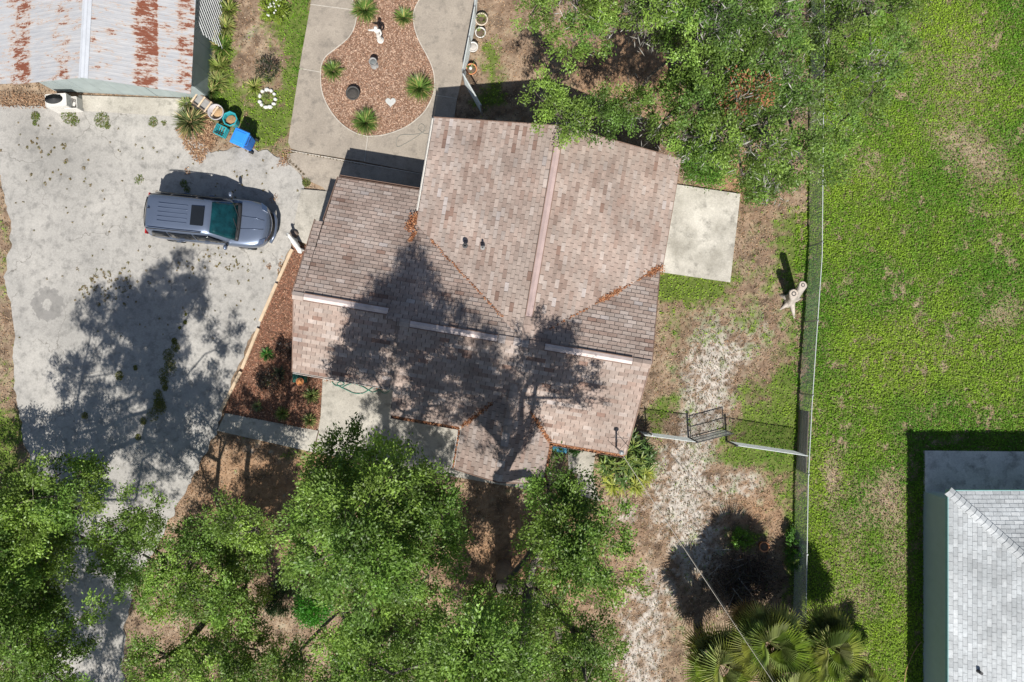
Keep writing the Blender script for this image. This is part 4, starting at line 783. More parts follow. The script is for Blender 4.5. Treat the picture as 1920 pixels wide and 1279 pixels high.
# blue bin, tub, planter, crate, cart by the shed
bx, by, _ = P(443, 254, .9); bb = empty('recycling_bin', (bx + .18, by - .12, .0), 'bright blue wheeled recycling bin with closed lid near the shed', 'bin'); bb.rotation_euler = (0, 0, math.radians(-24))
def tapered(w0, d0, w1, d1, z0, z1): 
    return MB().add([(sx * w / 2, sy * d / 2, z) for w, d, z in ((w0, d0, z0), (w1, d1, z1)) for sx, sy in ((-1, -1), (1, -1), (1, 1), (-1, 1))], [(3, 2, 1, 0), (4, 5, 6, 7), (0, 1, 5, 4), (1, 2, 6, 5), (2, 3, 7, 6), (3, 0, 4, 7)])
tapered(.46, .50, .58, .62, .08, .98).build('body', m_blue, bb, bevel=.04); ld = tapered(.64, .68, .56, .60, .98, 1.06).build('lid', m_bluedk, bb, bevel=.03); tapered(.46, .48, .40, .42, 1.055, 1.085).build('lid_panel', m_bluedk, ld, bevel=.015)
MB().tube([(.30, -.2, 1.0), (.38, -.2, 1.0), (.38, .2, 1.0), (.30, .2, 1.0)], .018, 6).build('handle', m_blue, bb)
for s in (-1, 1): MB().tube([(.24, s * .24, .1), (.24, s * .32, .1)], .1, 14).build('wheel', m_black, bb)
x, y, _ = P(432, 224, .5); tb = empty('teal_tub', (x, y, 0), 'open teal plastic tub of brown trimmings behind the blue bin', 'tub'); MB().lathe((0, 0, 0), [(.20, 0), (.27, .52), (.31, .53), (.31, .57), (.26, .57), (.22, .25)], 8).build('tub', m_teal, tb, bevel=.01); MB().lathe((0, -.02, .38), [(.24, 0), (.2, .05), (.02, .09)], 9).build('trimmings', MAT('brown trimmings', (.33, .2, .1), .9, .4, 20, 30, .6), tb)
x, y, _ = P(405, 211, .55); cp = empty('steel_planter', (x, y, 0), 'round grey steel tub with dry soil beside the shed corner', 'planter'); MB().lathe((0, 0, 0), [(.22, 0), (.30, .55), (.325, .55), (.325, .60), (.29, .60), (.27, .35)], 22).build('tub', MAT('zinc', (.40, .38, .385), .6, .15), cp, True); MB().lathe((.03, .03, .33), [(.27, 0), (.25, .05), (.02, .08)], 14).build('soil', MAT('dry soil', (.40, .27, .15), .95, .35, 20, 40, .5), cp, True)
x, y, _ = P(413, 245, .3); ct = empty('milk_crate', (x, y, .03), 'teal slatted crate next to the blue bin', 'crate'); ct.rotation_euler = (0, 0, math.radians(-25))
for s in (-1, 1):
    for z in (.06, .17, .28): MB().box((s * .22, 0, z), (.02, .40, .055)).build('slat', m_teal, ct); MB().box((0, s * .2, z), (.44, .02, .055)).build('slat', m_teal, ct)
for k in range(4): MB().box((-.16 + k * .107, 0, .03), (.05, .4, .02)).build('slat', m_teal, ct)
x, y, _ = P(386, 198, .4); gc = empty('garden_cart', (x, y, 0), 'old garden cart with bare wooden frame beside the steel tub', 'cart'); gc.rotation_euler = (0, 0, math.radians(-36))
for s in (-1, 1): MB().box((0, s * .22, .46), (1.15, .05, .06)).build('rail', m_board, gc); MB().tube([(-.4, s * .27, .2), (-.4, s * .33, .2)], .2, 16).build('wheel', m_black, gc)
for k in range(4): MB().box((-.5 + k * .33, 0, .5), (.06, .5, .03)).build('slat', m_timber, gc)
MB().box((-.1, 0, .36), (.8, .4, .04)).build('tray', m_greypot, gc)
for sx in (.45,): 
    for s in (-1, 1): MB().box((sx, s * .2, .22), (.05, .05, .44)).build('leg', m_board, gc)
MB().tube([(-.4, -.3, .2), (-.4, .3, .2)], .02, 6).build('axle', m_dark, gc)
for s in (-1, 1): MB().box((-.4, s * .22, .3), (.05, .05, .28)).build('bracket', m_board, gc)
# white tub sinks by the shed front
x, y, _ = P(106, 189, .7); ws = empty('sink_cabinet', (x, y, .03), 'white laundry sink cabinet with oval basin against the shed front', 'sink'); ws.rotation_euler = (0, 0, math.radians(4))
mb = MB(); w, d, h = .82, .48, .72
for c_, s_ in (((-w / 2, 0, h / 2), (.03, d, h)), ((w / 2, 0, h / 2), (.03, d, h)), ((0, -d / 2, h / 2), (w, .03, h)), ((0, d / 2, h / 2), (w, .03, h))): mb.box(c_, s_)
mb.build('cabinet', m_white, ws); o = MB(); o.lathe((-.08, .05, h - .02), [(.36, .025), (.30, .02), (.24, -.12), (.1, -.16)], 24, sx=1., sy=.55); o.build('basin', m_dark, ws, True); MB().box((.0, -.15, h - .02), (w - .04, .16, .03)).build('counter', m_white, ws); MB().box((.3, .08, h - .02), (.2, .3, .03)).build('counter', m_white, ws)
x, y, _ = P(133, 194, .4); w2 = empty('white_box', (x, y, .03), 'open white box of scraps beside the sink cabinet', 'box'); w2.rotation_euler = (0, 0, math.radians(4)); mb = MB()
for c_, s_ in (((-.26, 0, .21), (.025, .46, .42)), ((.26, 0, .21), (.025, .46, .42)), ((0, -.23, .21), (.54, .025, .42)), ((0, .23, .21), (.54, .025, .42)), ((0, 0, .02), (.54, .46, .03))): mb.box(c_, s_)
mb.build('walls', m_white, w2)
for k in range(6): MB().box((random.uniform(-.16, .16), random.uniform(-.13, .13), .10 + .05 * k), (.16, .1, .05), random.uniform(0, 3)).build('scrap', [m_greypot, m_white, m_board][k % 3], w2)
# blue cooler by the porch
x, y, _ = P(1050, 840, .4); cl = empty('cooler', (x, y, .05), 'light blue cooler tucked under the eave beside the porch', 'cooler'); cl.rotation_euler = (0, 0, TH); MB().box((0, 0, .19), (.55, .34, .36)).build('body', m_sky, cl, bevel=.03); MB().box((0, 0, .40), (.58, .37, .06)).build('lid', m_sky, cl, bevel=.02); MB().tube([(.31, -.1, .3), (.35, -.1, .33), (.35, .1, .33), (.31, .1, .3)], .012, 5).build('handle', m_white, cl)
# timber edging
tl = [((549, 468), (522, 528), 'pale landscape timber edging the mulch bed beside the animal statue'), ((520, 532), (489, 603), 'pale landscape timber second along the bed from the animal statue'), ((486, 616), (455, 692), 'pale landscape timber third along the bed from the animal statue'), ((453, 697), (415, 771), 'pale landscape timber at the walkway end of the mulch bed')]
for a, b, l in tl:
    p, q = Vector(P(*a)), Vector(P(*b)); d = q - p; mb = MB(p); mb.box((p + q) / 2 + Vector((0, 0, .075)), (d.length, .125, .11), math.atan2(d.y, d.x)); props(mb.build('landscape_timber', m_timber, bevel=.015), l, 'timber', 'timbers edging the mulch bed')
# hoses
hz = [(798, 245), (780, 258), (760, 270), (745, 276), (744, 262), (752, 254), (775, 253), (790, 250), (797, 240), (790, 233), (784, 240), (790, 248), (800, 252), (812, 246)]
props(MB(P(770, 262, .07)).tube([P(*p, .078) for p in smooth_poly(hz, 5, False)], .011, 6).build('garden_hose', m_tanhose), 'thin grey hose looped loosely on the patio concrete', 'hose')
gh = [(622, 716), (630, 724), (645, 722), (640, 716), (632, 722), (650, 732), (665, 738), (680, 738), (695, 730), (705, 724), (712, 732), (722, 738), (732, 730), (720, 726), (700, 736), (680, 726), (660, 720), (640, 728)]
props(MB(P(680, 728, .06)).tube([P(*p, .068 + .004 * (i % 7)) for i, p in enumerate(smooth_poly(gh, 5, False))], .014, 6).build('garden_hose', m_hose), 'green garden hose tangled below the front eave', 'hose')
yh = [(1728, 1204), (1722, 1210), (1714, 1222), (1706, 1240), (1698, 1262), (1694, 1300)]
props(MB(P(1714, 1222, .05)).tube([P(*p, .07) for p in smooth_poly(yh, 4, False)], .015, 6).build('garden_hose', MAT('tan hose', (.42, .28, .14), .6)), 'tan hose trailing from the pale teal house wall', 'hose')
# stone ring
x, y, _ = P(502, 186); sr = empty('stone_ring', (x, y, 0), 'ring of white stones round a small plant in the grassy strip', 'stone ring')
for k in range(11):
    t = k / 11 * 6.28 + random.uniform(-.1, .1); r = .33; mb = MB(); mb.lathe((r * math.cos(t), r * math.sin(t) * 1.1, -.01), [(.07, 0), (.095, .05), (.07, .11), (.02, .13)], 7, sx=random.uniform(.8, 1.3), sy=random.uniform(.7, 1.1)); mb.build('stone', m_statue, sr)
# twin stump
bx0 = Vector((11.42, 1.66, 0)); sp = empty('tree_stump', bx0, 'pale dead twin stemmed tree stump by the long wire fence', 'stump')
def stem(pts, rad, seed):
    rr = random.Random(seed); mb = MB(); seg = 16; vs = []
    for (x, y, z), r in zip(pts, rad):
        for k in range(seg): t = k / seg * 6.283; q = r * (1 + .13 * math.sin(3 * t + seed) + .07 * math.sin(7 * t + 2 * seed)); vs.append((x + q * math.cos(t), y + q * math.sin(t), z))
    n = len(pts); mb.add(vs, [(i * seg + k, i * seg + (k + 1) % seg, (i + 1) * seg + (k + 1) % seg, (i + 1) * seg + k) for i in range(n - 1) for k in range(seg)] + [tuple(range((n - 1) * seg, n * seg))]); return mb
for pts, rad, sd in (([(0, 0, -.05), (-.05, .03, .3), (-.2, .12, .8), (-.33, .20, 1.2)], [.28, .2, .17, .185], 1), ([(.1, .12, -.05), (.08, .2, .4), (-.05, .36, 1.1), (-.20, .5, 1.75)], [.22, .17, .145, .15], 2)):
    stem(pts, rad, sd).build('stem', m_deadbark, sp, True); tx, ty_, tz = pts[-1]; r = rad[-1]
    for rr_, m in ((.92, m_wood), (.5, m_dark), (.3, m_wood)): MB().lathe((tx, ty_, tz - .02), [(r * rr_, 0), (r * rr_, .035 + (1 - rr_) * .02)], 18).build('growth_ring', m, sp)
for a, l in ((-1.3, .75), (-2.4, .55), (.2, .5), (2.6, .5)): MB().tube([(0, 0, .25), (.22 * math.cos(a), .22 * math.sin(a), .1), (l * math.cos(a), l * math.sin(a), -.03)], [.13, .11, .03], 7).build('root', m_deadbark, sp, True)
# ---------------------------------------------------------------- strap-leaved plants
def tuft(name, px_, py_, z, n, ln, wd, colr, label, cat='plant', group=None, r0=.05, lean=(.15, 1.15), tips=None, part='blades'):
    x, y, _ = P(px_, py_, z); root = empty(name, (x, y, z), label, cat, group); az = rng.uniform(0, 6.28, n); rr = rng.random(n) ** .5 * r0
    base = np.stack([np.cos(az) * rr, np.sin(az) * rr, np.full(n, -.01)], 1); le = rng.uniform(*lean, n); cc = jit(n, colr, .35)
    if tips is not None: k = rng.random(n) < .2; cc[k] = jit(int(k.sum()), tips, .3)
    V, Q_, Cc = blades_arr(base, az + rng.normal(0, .4, n), rng.uniform(ln * .6, ln * 1.1, n), wd, le, rng.uniform(.3, .9, n), cc); quads_mesh(part, V, Q_, Cc, m_strap, root); return root
LG = 'grass tufts planted in the rounded mulch bed'; LC = (.12, .21, .045); YT = (.40, .36, .14)
for px_, py_, n, ln, l in ((685, 22, 260, .42, 'broad dark green grass tuft beside the manhole sized joint at the left rim of the rounded bed'), (757, 35, 150, .32, 'small grass tuft beside the draped white statue'), (626, 135, 150, .36, 'narrow grass tuft at the bulging left rim of the rounded bed'), (788, 168, 300, .46, 'large green grass tuft spilling over the right rim of the rounded bed'), (686, 232, 280, .44, 'lush grass tuft at the foot of the rounded bed near the patio joint')):
    tuft('ornamental_grass', px_, py_, .03, int(n * 1.7), ln * 1.45, .024, LC, l.replace(' beside the manhole sized joint', ''), 'grass tuft', LG, .1, tips=YT)
EG = 'strap leaved plants in the entrance bed'
for px_, py_, n, ln, c_, l in ((585, 742, 160, .42, (.11, .16, .045), 'strap leaved plant right below the terracotta pot'), (530, 776, 170, .36, (.15, .21, .05), 'bright strap leaved plant by the middle of the walkway edge'), (582, 788, 170, .36, (.12, .17, .05), 'strap leaved plant in the bed corner where walkway meets front patio'), (483, 762, 70, .27, (.17, .22, .09), 'small pale striped plant near the walkway end timber'), (502, 665, 150, .34, (.05, .17, .03), 'vivid green low plant in the shaded part of the entrance bed'), (525, 700, 90, .4, (.06, .09, .05), 'dusky spreading plant in the middle of the entrance bed'), (500, 715, 60, .3, (.07, .10, .05), 'straggly dark plant left of the dusky spreading one')):
    tuft('strap_leaf_plant', px_, py_, .03, n, ln, .026, c_, l.replace('left of', 'beside'), 'plant', EG, .06, tips=YT)
tuft('spiky_plant', 360, 232, .0, 240, .75, .045, (.12, .15, .055), 'big spiky strap leaved plant on a mound of dead leaves by the bins', r0=.12, tips=(.46, .36, .18), lean=(.2, 1.35))
tuft('spiky_plant', 352, 196, .0, 90, .45, .03, (.19, .24, .08), 'light green spiky plant at the shed front corner', r0=.08, tips=YT)
for k, (px_, py_, l) in enumerate(((430, 20, 'arching yellow green plant at the lattice end of the shed border'), (424, 52, 'pale arching plant in the shed border opposite the lattice middle'), (417, 90, 'dense green plant in the shed border below the lattice'), (412, 125, 'yellow tipped plant in the shed border past the lattice'), (408, 155, 'bushy green plant at the shed wall corner'), (398, 172, 'low green plant squeezed between shed corner and cart'))):
    tuft('border_plant', px_, py_, 0, 170, .5, .035, [(.20, .26, .06), (.24, .28, .09), (.11, .19, .035)][k % 3], l, 'plant', 'plants in the shed border', .16, tips=YT)
tuft('border_plant', 478, 165, 0, 110, .45, .03, (.24, .31, .06), 'yellow green clump next to the stone ring', tips=YT); tuft('border_plant', 500, 182, .03, 40, .22, .02, (.17, .20, .08), 'little sprout growing inside the stone ring')
# dead leaf mound round the spiky plant
def mound(name, poly, n, pal, label, z=.035, zr=.05, size=(.08, .22), wd=(.02, .04)):
    xs = np.array(poly); x = rng.uniform(xs[:, 0].min(), xs[:, 0].max(), n * 3); y = rng.uniform(xs[:, 1].min(), xs[:, 1].max(), n * 3); d = polydist(x, y, poly); k = inpoly(x, y, poly) & (rng.random(n * 3) < np.clip(d / 10 + .15, 0, 1)); x, y = x[k][:n], y[k][:n]; m = len(x); az = rng.uniform(0, 6.28, m)
    C = np.stack([(x - 960) / G, (640 - y) / G, z + rng.uniform(0, zr, m)], 1); D = np.stack([np.cos(az), np.sin(az), rng.normal(0, .25, m)], 1); N = np.stack([rng.normal(0, .4, m), rng.normal(0, .4, m), np.ones(m)], 1)
    pal = np.array(pal); return props(leaves(name, C, D, N, rng.uniform(*size, m), rng.uniform(*wd, m), pal[rng.integers(0, len(pal), m)] * rng.uniform(.75, 1.2, (m, 1)), m_litter), label, 'leaf litter', kind='stuff')
BR = [(.36, .22, .13), (.27, .15, .085), (.44, .30, .19), (.19, .11, .07)]
mound('dead_leaf_mound', [(330, 245), (350, 222), (390, 215), (415, 240), (408, 270), (392, 290), (378, 312), (362, 300), (345, 278)], 1500, BR, 'dead brown leaves heaped under the spiky plant')
mound('driveway_leaves', [(0, 170), (60, 175), (150, 186), (150, 200), (90, 206), (0, 205)], 900, BR, 'brown leaves drifted along the shed front', size=(.04, .1))
for i, pl in enumerate(([(528, 285), (545, 280), (545, 312), (518, 316)], [(346, 318), (356, 312), (358, 328), (348, 330)], [(500, 375), (520, 362), (524, 378), (508, 386)], [(520, 490), (530, 480), (532, 510), (520, 515)], [(500, 498), (508, 494), (510, 506), (502, 508)])):
    mound('driveway_leaves', pl, 70 + 180 * (i == 0), BR, ['brown leaves gathered at the patio corner', 'small leaf patch behind the parked car', 'leaf scraps in front of the parked car', 'leaf scraps against the timber edging', 'single leaf scrap near the timber edging'][i], size=(.03, .08))
# weeds in the driveway cracks
def weeds(spots, label, name='driveway_weeds', pal=((.11, .18, .025), (.16, .20, .04), (.08, .11, .025), (.2, .17, .08))):
    Cs = []
    for px_, py_, r, n in [(a, b, c, int(d * 2.2)) for a, b, c, d in spots]: t = rng.uniform(0, 6.28, n); rr = r * rng.random(n) ** .6; Cs.append(np.stack([(px_ + rr * .8 * np.cos(t) * 1.1 - 960) / G, (640 - py_ - rr * np.sin(t)) / G, rng.uniform(.034, .07, n)], 1))
    C = np.concatenate(Cs); m = len(C); az = rng.uniform(0, 6.28, m); D = np.stack([np.cos(az), np.sin(az), rng.normal(.15, .3, m)], 1); N = np.stack([rng.normal(0, .5, m), rng.normal(0, .5, m), np.ones(m)], 1); pal = np.array(pal)
    return props(leaves(name, C, D, N, rng.uniform(.035, .08, m), rng.uniform(.015, .035, m), pal[rng.integers(0, len(pal), m)] * rng.uniform(.75, 1.25, (m, 1)), m_blade), label, 'weeds', kind='stuff')
weeds([(68, 220, 10, 110), (66, 232, 5, 40), (130, 218, 16, 160), (142, 228, 10, 70), (192, 226, 16, 170), (203, 238, 6, 40), (288, 230, 10, 90), (308, 232, 6, 30), (262, 338, 10, 50), (575, 343, 9, 110), (345, 345, 8, 60), (352, 356, 7, 50)], 'green weeds sprouting near the shed apron and parked car')
sp_ = [(rng.normal(205, 30), rng.normal(535, 20), rng.uniform(1, 4.5), 6) for _ in range(70)] + [(rng.normal(100, 35), rng.normal(285, 28), rng.uniform(1.5, 4), 9) for _ in range(26)] + [(rng.uniform(30, 520), rng.uniform(230, 640), rng.uniform(.8, 2.5), 4) for _ in range(110)] + [(rng.normal(405, 40), rng.normal(495, 16), rng.uniform(1, 3), 5) for _ in range(45)] + [(rng.normal(460, 30), rng.normal(350, 18), rng.uniform(1, 3), 5) for _ in range(20)]
weeds(sp_, 'tiny brown weeds dotting the driveway concrete', pal=((.20, .15, .06), (.15, .11, .05), (.28, .2, .1), (.14, .15, .04)))
weeds([(328 - t * 3.2 + 6 * math.sin(t * 2.1), 640 + t * 12.5, 6 + 8 * abs(math.sin(t * .45)), 75) for t in range(12)] + [(348, 605, 4, 40), (349, 590, 3, 20), (338, 615, 3, 30), (300, 760, 13, 160), (225, 705, 9, 90), (255, 690, 5, 50), (270, 790, 7, 60), (160, 780, 7, 60), (260, 820, 6, 50), (180, 930, 8, 60)], 'mossy weeds filling the long crack in the shaded driveway', 'driveway_moss', ((.15, .17, .03), (.19, .19, .045), (.11, .12, .025), (.22, .2, .07)))
weeds([(x_, 285 + (x_ - 548) * .185, 1.5, 4) for x_ in np.arange(548, 690, 6)] + [(x_, 300 + (x_ - 540) * .9, 3, 10) for x_ in np.arange(540, 575, 5)], 'debris and sprouts caught in the patio joint', pal=((.12, .09, .05), (.2, .14, .08), (.08, .07, .04)))
# ---------------------------------------------------------------- leafy bushes
def bush(name, px_, py_, r, h, n, colr, label, leafL=(.07, .12), leafW=(.03, .05), group=None, cat='bush', stems=7, flat=1.):
    x, y, _ = P(px_, py_, h * .5); root = empty(name, (x, y, 0), label, cat, group); mb = MB()
    for k in range(stems): a = random.uniform(0, 6.28); q = random.uniform(.3, .7) * r; mb.tube([(0, 0, -.03), (q * .4 * math.cos(a), q * .4 * math.sin(a), h * .4), (q * math.cos(a), q * math.sin(a), h * .8)], [.02, .015, .006], 5)
    mb.build('stems', m_bark, root); nc = max(6, int(n / 45)); th = rng.uniform(0, 6.28, nc); rr = rng.random(nc) ** .55 * r * .85; zz = h * (.35 + .6 * rng.random(nc)) * np.sqrt(np.clip(1 - (rr / r) ** 2 * .8, .1, 1)); cen = np.stack([np.cos(th) * rr, np.sin(th) * rr * flat, zz], 1)
    i = rng.integers(0, nc, n); C = cen[i] + rng.normal(0, r * .13, (n, 3)); C[:, 2] = np.clip(C[:, 2], .03, None); out = C - np.array([0, 0, h * .3]); D = unit(out) + rng.normal(0, .5, (n, 3)); N = np.array([0, 0, 1.]) + rng.normal(0, .5, (n, 3)); tint = rng.uniform(.75, 1.25, nc)[i][:, None]
    leaves('foliage', C, D, N, rng.uniform(*leafL, n), rng.uniform(*leafW, n), jit(n, colr, .35) * tint, m_leaf, root); return root
bush('shade_shrub', 540, 655, .55, .5, 1300, (.045, .030, .028), 'dark purple leaved shrub standing in for shade against the west wall in the entrance bed', (.05, .09), (.02, .035)); bush('shade_shrub', 505, 712, .62, .5, 1500, (.04, .032, .028), 'blackish sprawling shrub standing in for shade in the middle of the entrance bed', (.05, .09), (.02, .035))  # near-black foliage added because the bed needs shade
bush('leafy_bush', 1322, 305, 1.05, 1.3, 5200, (.10, .22, .03), 'fresh green bush overhanging the corner of the bare slab'); bush('leafy_bush', 1430, 350, .75, .9, 2600, (.09, .18, .035), 'mid green bush at the foot of the mossy oak by the slab')
bush('leafy_bush', 585, 1140, .85, 1.2, 4200, (.06, .23, .02), 'vivid green bush glowing between the front oaks'); bush('leafy_bush', 1392, 1012, .45, .5, 900, (.13, .26, .03), 'small bright green bush beside the brush heap')
bush('flowering_bush', 512, 18, .62, .8, 1800, (.24, .32, .045), 'yellow green bush with white flowers in the grassy strip', cat='bush'); bush('leafy_bush', 497, 130, .5, .9, 900, (.035, .05, .025), 'dark thin leaved shrub above the stone ring', (.06, .1), (.02, .03))
bush('leafy_bush', 1075, 838, .4, .55, 800, (.05, .12, .03), 'low dark green bush between cooler and side path'); bush('leafy_bush', 1490, 1030, .42, .8, 1500, (.07, .17, .025), 'narrow green bush growing against the long wire fence', flat=2.4)
bush('leafy_bush', 850, 995, .85, 1.3, 1700, (.10, .15, .04), 'sparse grey green bush in the clearing south of the porch'); bush('leafy_bush', 525, 1125, .8, .9, 1300, (.035, .07, .02), 'dark palm like shrub in the shade between the front oaks', (.2, .4), (.02, .03))
o = bpy.data.objects['flowering_bush']; n = 26; t = rng.uniform(0, 6.28, n); r_ = rng.random(n) * .5
Cw = np.stack([np.cos(t) * r_, np.sin(t) * r_, .72 + rng.normal(0, .08, n)], 1); leaves('flowers', Cw, rng.normal(0, 1, (n, 3)), np.array([0, 0, 1.]) + rng.normal(0, .3, (n, 3)), np.full(n, .1), np.full(n, .08), np.full((n, 3), .75), m_leaf, o)
# lady palm clump at the house corner
def cane_clump():
    x, y, _ = P(1170, 868, 1.1); root = empty('lady_palm', (x, y, 0), 'dense clump of yellow green strap leaved palms below the service mast', 'palm'); mb = MB(); Vs, Qs, Cs = [], [], []; off = 0
    for k in range(120):
        a = random.uniform(0, 6.28); r = math.sqrt(random.random()); cx = 1.12 * r * math.cos(a) + .05; cy = 1.12 * r * math.sin(a) * (1.05) - .05
        if cx < -.35 and cy > .35: continue
        h = random.uniform(.8, 1.75) * (1.1 - .45 * r); mb.tube([(cx * .8, cy * .8, 0), (cx, cy, h)], [.016, .012], 5); n = 13; az = rng.uniform(0, 6.28, n); out = r > .72 and cy < .1
        base = np.tile(np.array([cx, cy, h]), (n, 1)); c = (.30, .33, .06) if (out and cy < -.4) else ((.20, .26, .06) if random.random() < .4 else (.085, .145, .04))
        V, Q_, C_ = blades_arr(base, az, rng.uniform(.28, .5, n), .05, rng.uniform(.5, 1.5, n), rng.uniform(.2, .8, n), jit(n, c, .3)); Vs.append(V); Qs.append(Q_ + off); Cs.append(C_); off += len(V)
    mb.build('canes', m_bark, root); quads_mesh('fronds', np.concatenate(Vs), np.concatenate(Qs), np.concatenate(Cs), m_strap, root)
cane_clump()
# ---------------------------------------------------------------- fan palms
def fan_mesh(seed, colr):
    rr = np.random.default_rng(seed); n = 34; Vs, Cs = [], []
    for i in range(n):
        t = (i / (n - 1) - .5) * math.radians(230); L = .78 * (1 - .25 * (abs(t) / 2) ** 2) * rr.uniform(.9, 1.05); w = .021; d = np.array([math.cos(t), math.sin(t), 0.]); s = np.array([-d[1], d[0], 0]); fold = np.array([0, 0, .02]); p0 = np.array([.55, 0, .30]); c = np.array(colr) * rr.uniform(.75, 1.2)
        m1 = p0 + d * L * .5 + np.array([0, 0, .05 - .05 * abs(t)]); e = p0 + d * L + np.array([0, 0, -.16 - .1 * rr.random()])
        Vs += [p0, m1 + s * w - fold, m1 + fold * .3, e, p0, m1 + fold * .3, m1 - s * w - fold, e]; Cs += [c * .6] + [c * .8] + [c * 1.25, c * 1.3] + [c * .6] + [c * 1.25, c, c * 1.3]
    V = np.array(Vs); Cc = np.array(Cs); Q_ = np.arange(len(V)).reshape(-1, 4)
    st = []; L = 6
    for i in range(L): x = .55 * i / (L - 1); z = .30 * (i / (L - 1)) ** .7; st += [(x, -.014, z), (x, .014, z)]
    nb_ = len(V); V = np.concatenate([V, np.array(st)]); Cc = np.concatenate([np.clip(Cc, 0, 1), np.tile([[.26, .29, .10]], (2 * L, 1))]); Q_ = np.concatenate([Q_, np.array([[nb_ + 2 * i, nb_ + 2 * i + 1, nb_ + 2 * i + 3, nb_ + 2 * i + 2] for i in range(L - 1)])])
    o = quads_mesh('frond', V, Q_, Cc, m_strap); me = o.data; bpy.data.objects.remove(o); return me
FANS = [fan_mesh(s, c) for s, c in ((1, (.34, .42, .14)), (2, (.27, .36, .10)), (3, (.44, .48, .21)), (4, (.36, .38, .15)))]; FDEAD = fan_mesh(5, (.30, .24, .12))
def palm(px_, py_, z, n, label, sc=1., dead=2):
    x, y, _ = P(px_, py_, z); root = empty('fan_palm', (x, y, 0), label, 'palm', 'fan palms at the end of the wire fence'); mb = MB(); mb.tube([(0, 0, -.05), (.03, .02, z * .5), (0, 0, z)], [.2, .17, .15], 10); mb.build('trunk', m_bark, root, True)
    for k in range(n):
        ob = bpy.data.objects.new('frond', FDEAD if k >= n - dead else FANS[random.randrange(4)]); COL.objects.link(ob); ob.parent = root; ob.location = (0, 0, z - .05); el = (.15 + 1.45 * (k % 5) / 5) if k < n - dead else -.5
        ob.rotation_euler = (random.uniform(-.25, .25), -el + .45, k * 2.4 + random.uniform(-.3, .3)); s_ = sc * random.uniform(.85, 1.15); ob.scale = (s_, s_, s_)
palm(1345, 1240, 2.6, 22, 'fan palm beside the white sand with yellowing lower fronds', 1.2); palm(1430, 1195, 3.1, 24, 'tallest fan palm under the overhead service wire', 1.25); palm(1545, 1205, 2.4, 22, 'fan palm at the very end of the long wire fence', 1.2); palm(1470, 1285, 2.8, 20, 'fan palm tucked behind the tallest one, half hidden', 1.2); palm(1620, 1290, 1.8, 12, 'low fan palm spreading onto the green lawn', .9)
# brush heap
x, y, _ = P(1395, 1085); bh = empty('brush_heap', (x, y, 0), 'dark heap of dead branches and twigs beside the fan palms', 'brush')
for k in range(70):
    a = random.uniform(0, 6.28); cx, cy = random.gauss(0, .75), random.gauss(0, .5); l = random.uniform(.4, 1.1); z = random.uniform(.03, .35); mb = MB(); mb.tube([(cx - l / 2 * math.cos(a), cy - l / 2 * math.sin(a), z), (cx, cy, z + .06), (cx + l / 2 * math.cos(a), cy + l / 2 * math.sin(a), z * random.uniform(.2, 1.6))], [.013, .010, .004], 5); mb.build('branch', m_bark if k % 8 else m_deadbark, bh)
n = 4200; Cb = np.stack([rng.normal(0, .8, n), rng.normal(0, .55, n), np.abs(rng.normal(.05, .12, n)) + .01], 1); leaves('dead_leaves', Cb, rng.normal(0, 1, (n, 3)), np.array([0, 0, 1.]) + rng.normal(0, .6, (n, 3)), rng.uniform(.05, .12, n), rng.uniform(.02, .05, n), jit(n, (.085, .06, .045), .6), m_litter, bh)
# ---------------------------------------------------------------- oak trees
def sample_clusters(polys, zlo, zhi, sep, seed, jz=.6, keep=.93):
    rr = np.random.default_rng(seed); out = []
    inset = 13
    for poly, lo, hi in [(p if isinstance(p, tuple) else (p, zlo, zhi)) for p in polys]:
        xs = np.array(poly); cand = np.stack([rr.uniform(xs[:, 0].min(), xs[:, 0].max(), 2500), rr.uniform(xs[:, 1].min(), xs[:, 1].max(), 2500)], 1); cand = cand[inpoly(cand[:, 0], cand[:, 1], poly)]; d = polydist(cand[:, 0], cand[:, 1], poly); kk = d > inset; cand, d = cand[kk], d[kk]; acc = []
        for p, dd in zip(cand, d):
            if all((p[0] - q[0]) ** 2 + (p[1] - q[1]) ** 2 > sep * sep for q in acc):
                acc.append(p)
                if rr.random() < keep: z = lo + (hi - lo) * min(1, (dd - inset) / 60) ** .7 + rr.normal(0, jz); out.append((*P(p[0], p[1], z), rr.uniform(.5, .8) * min(1, .5 + dd / 50)))
    return out
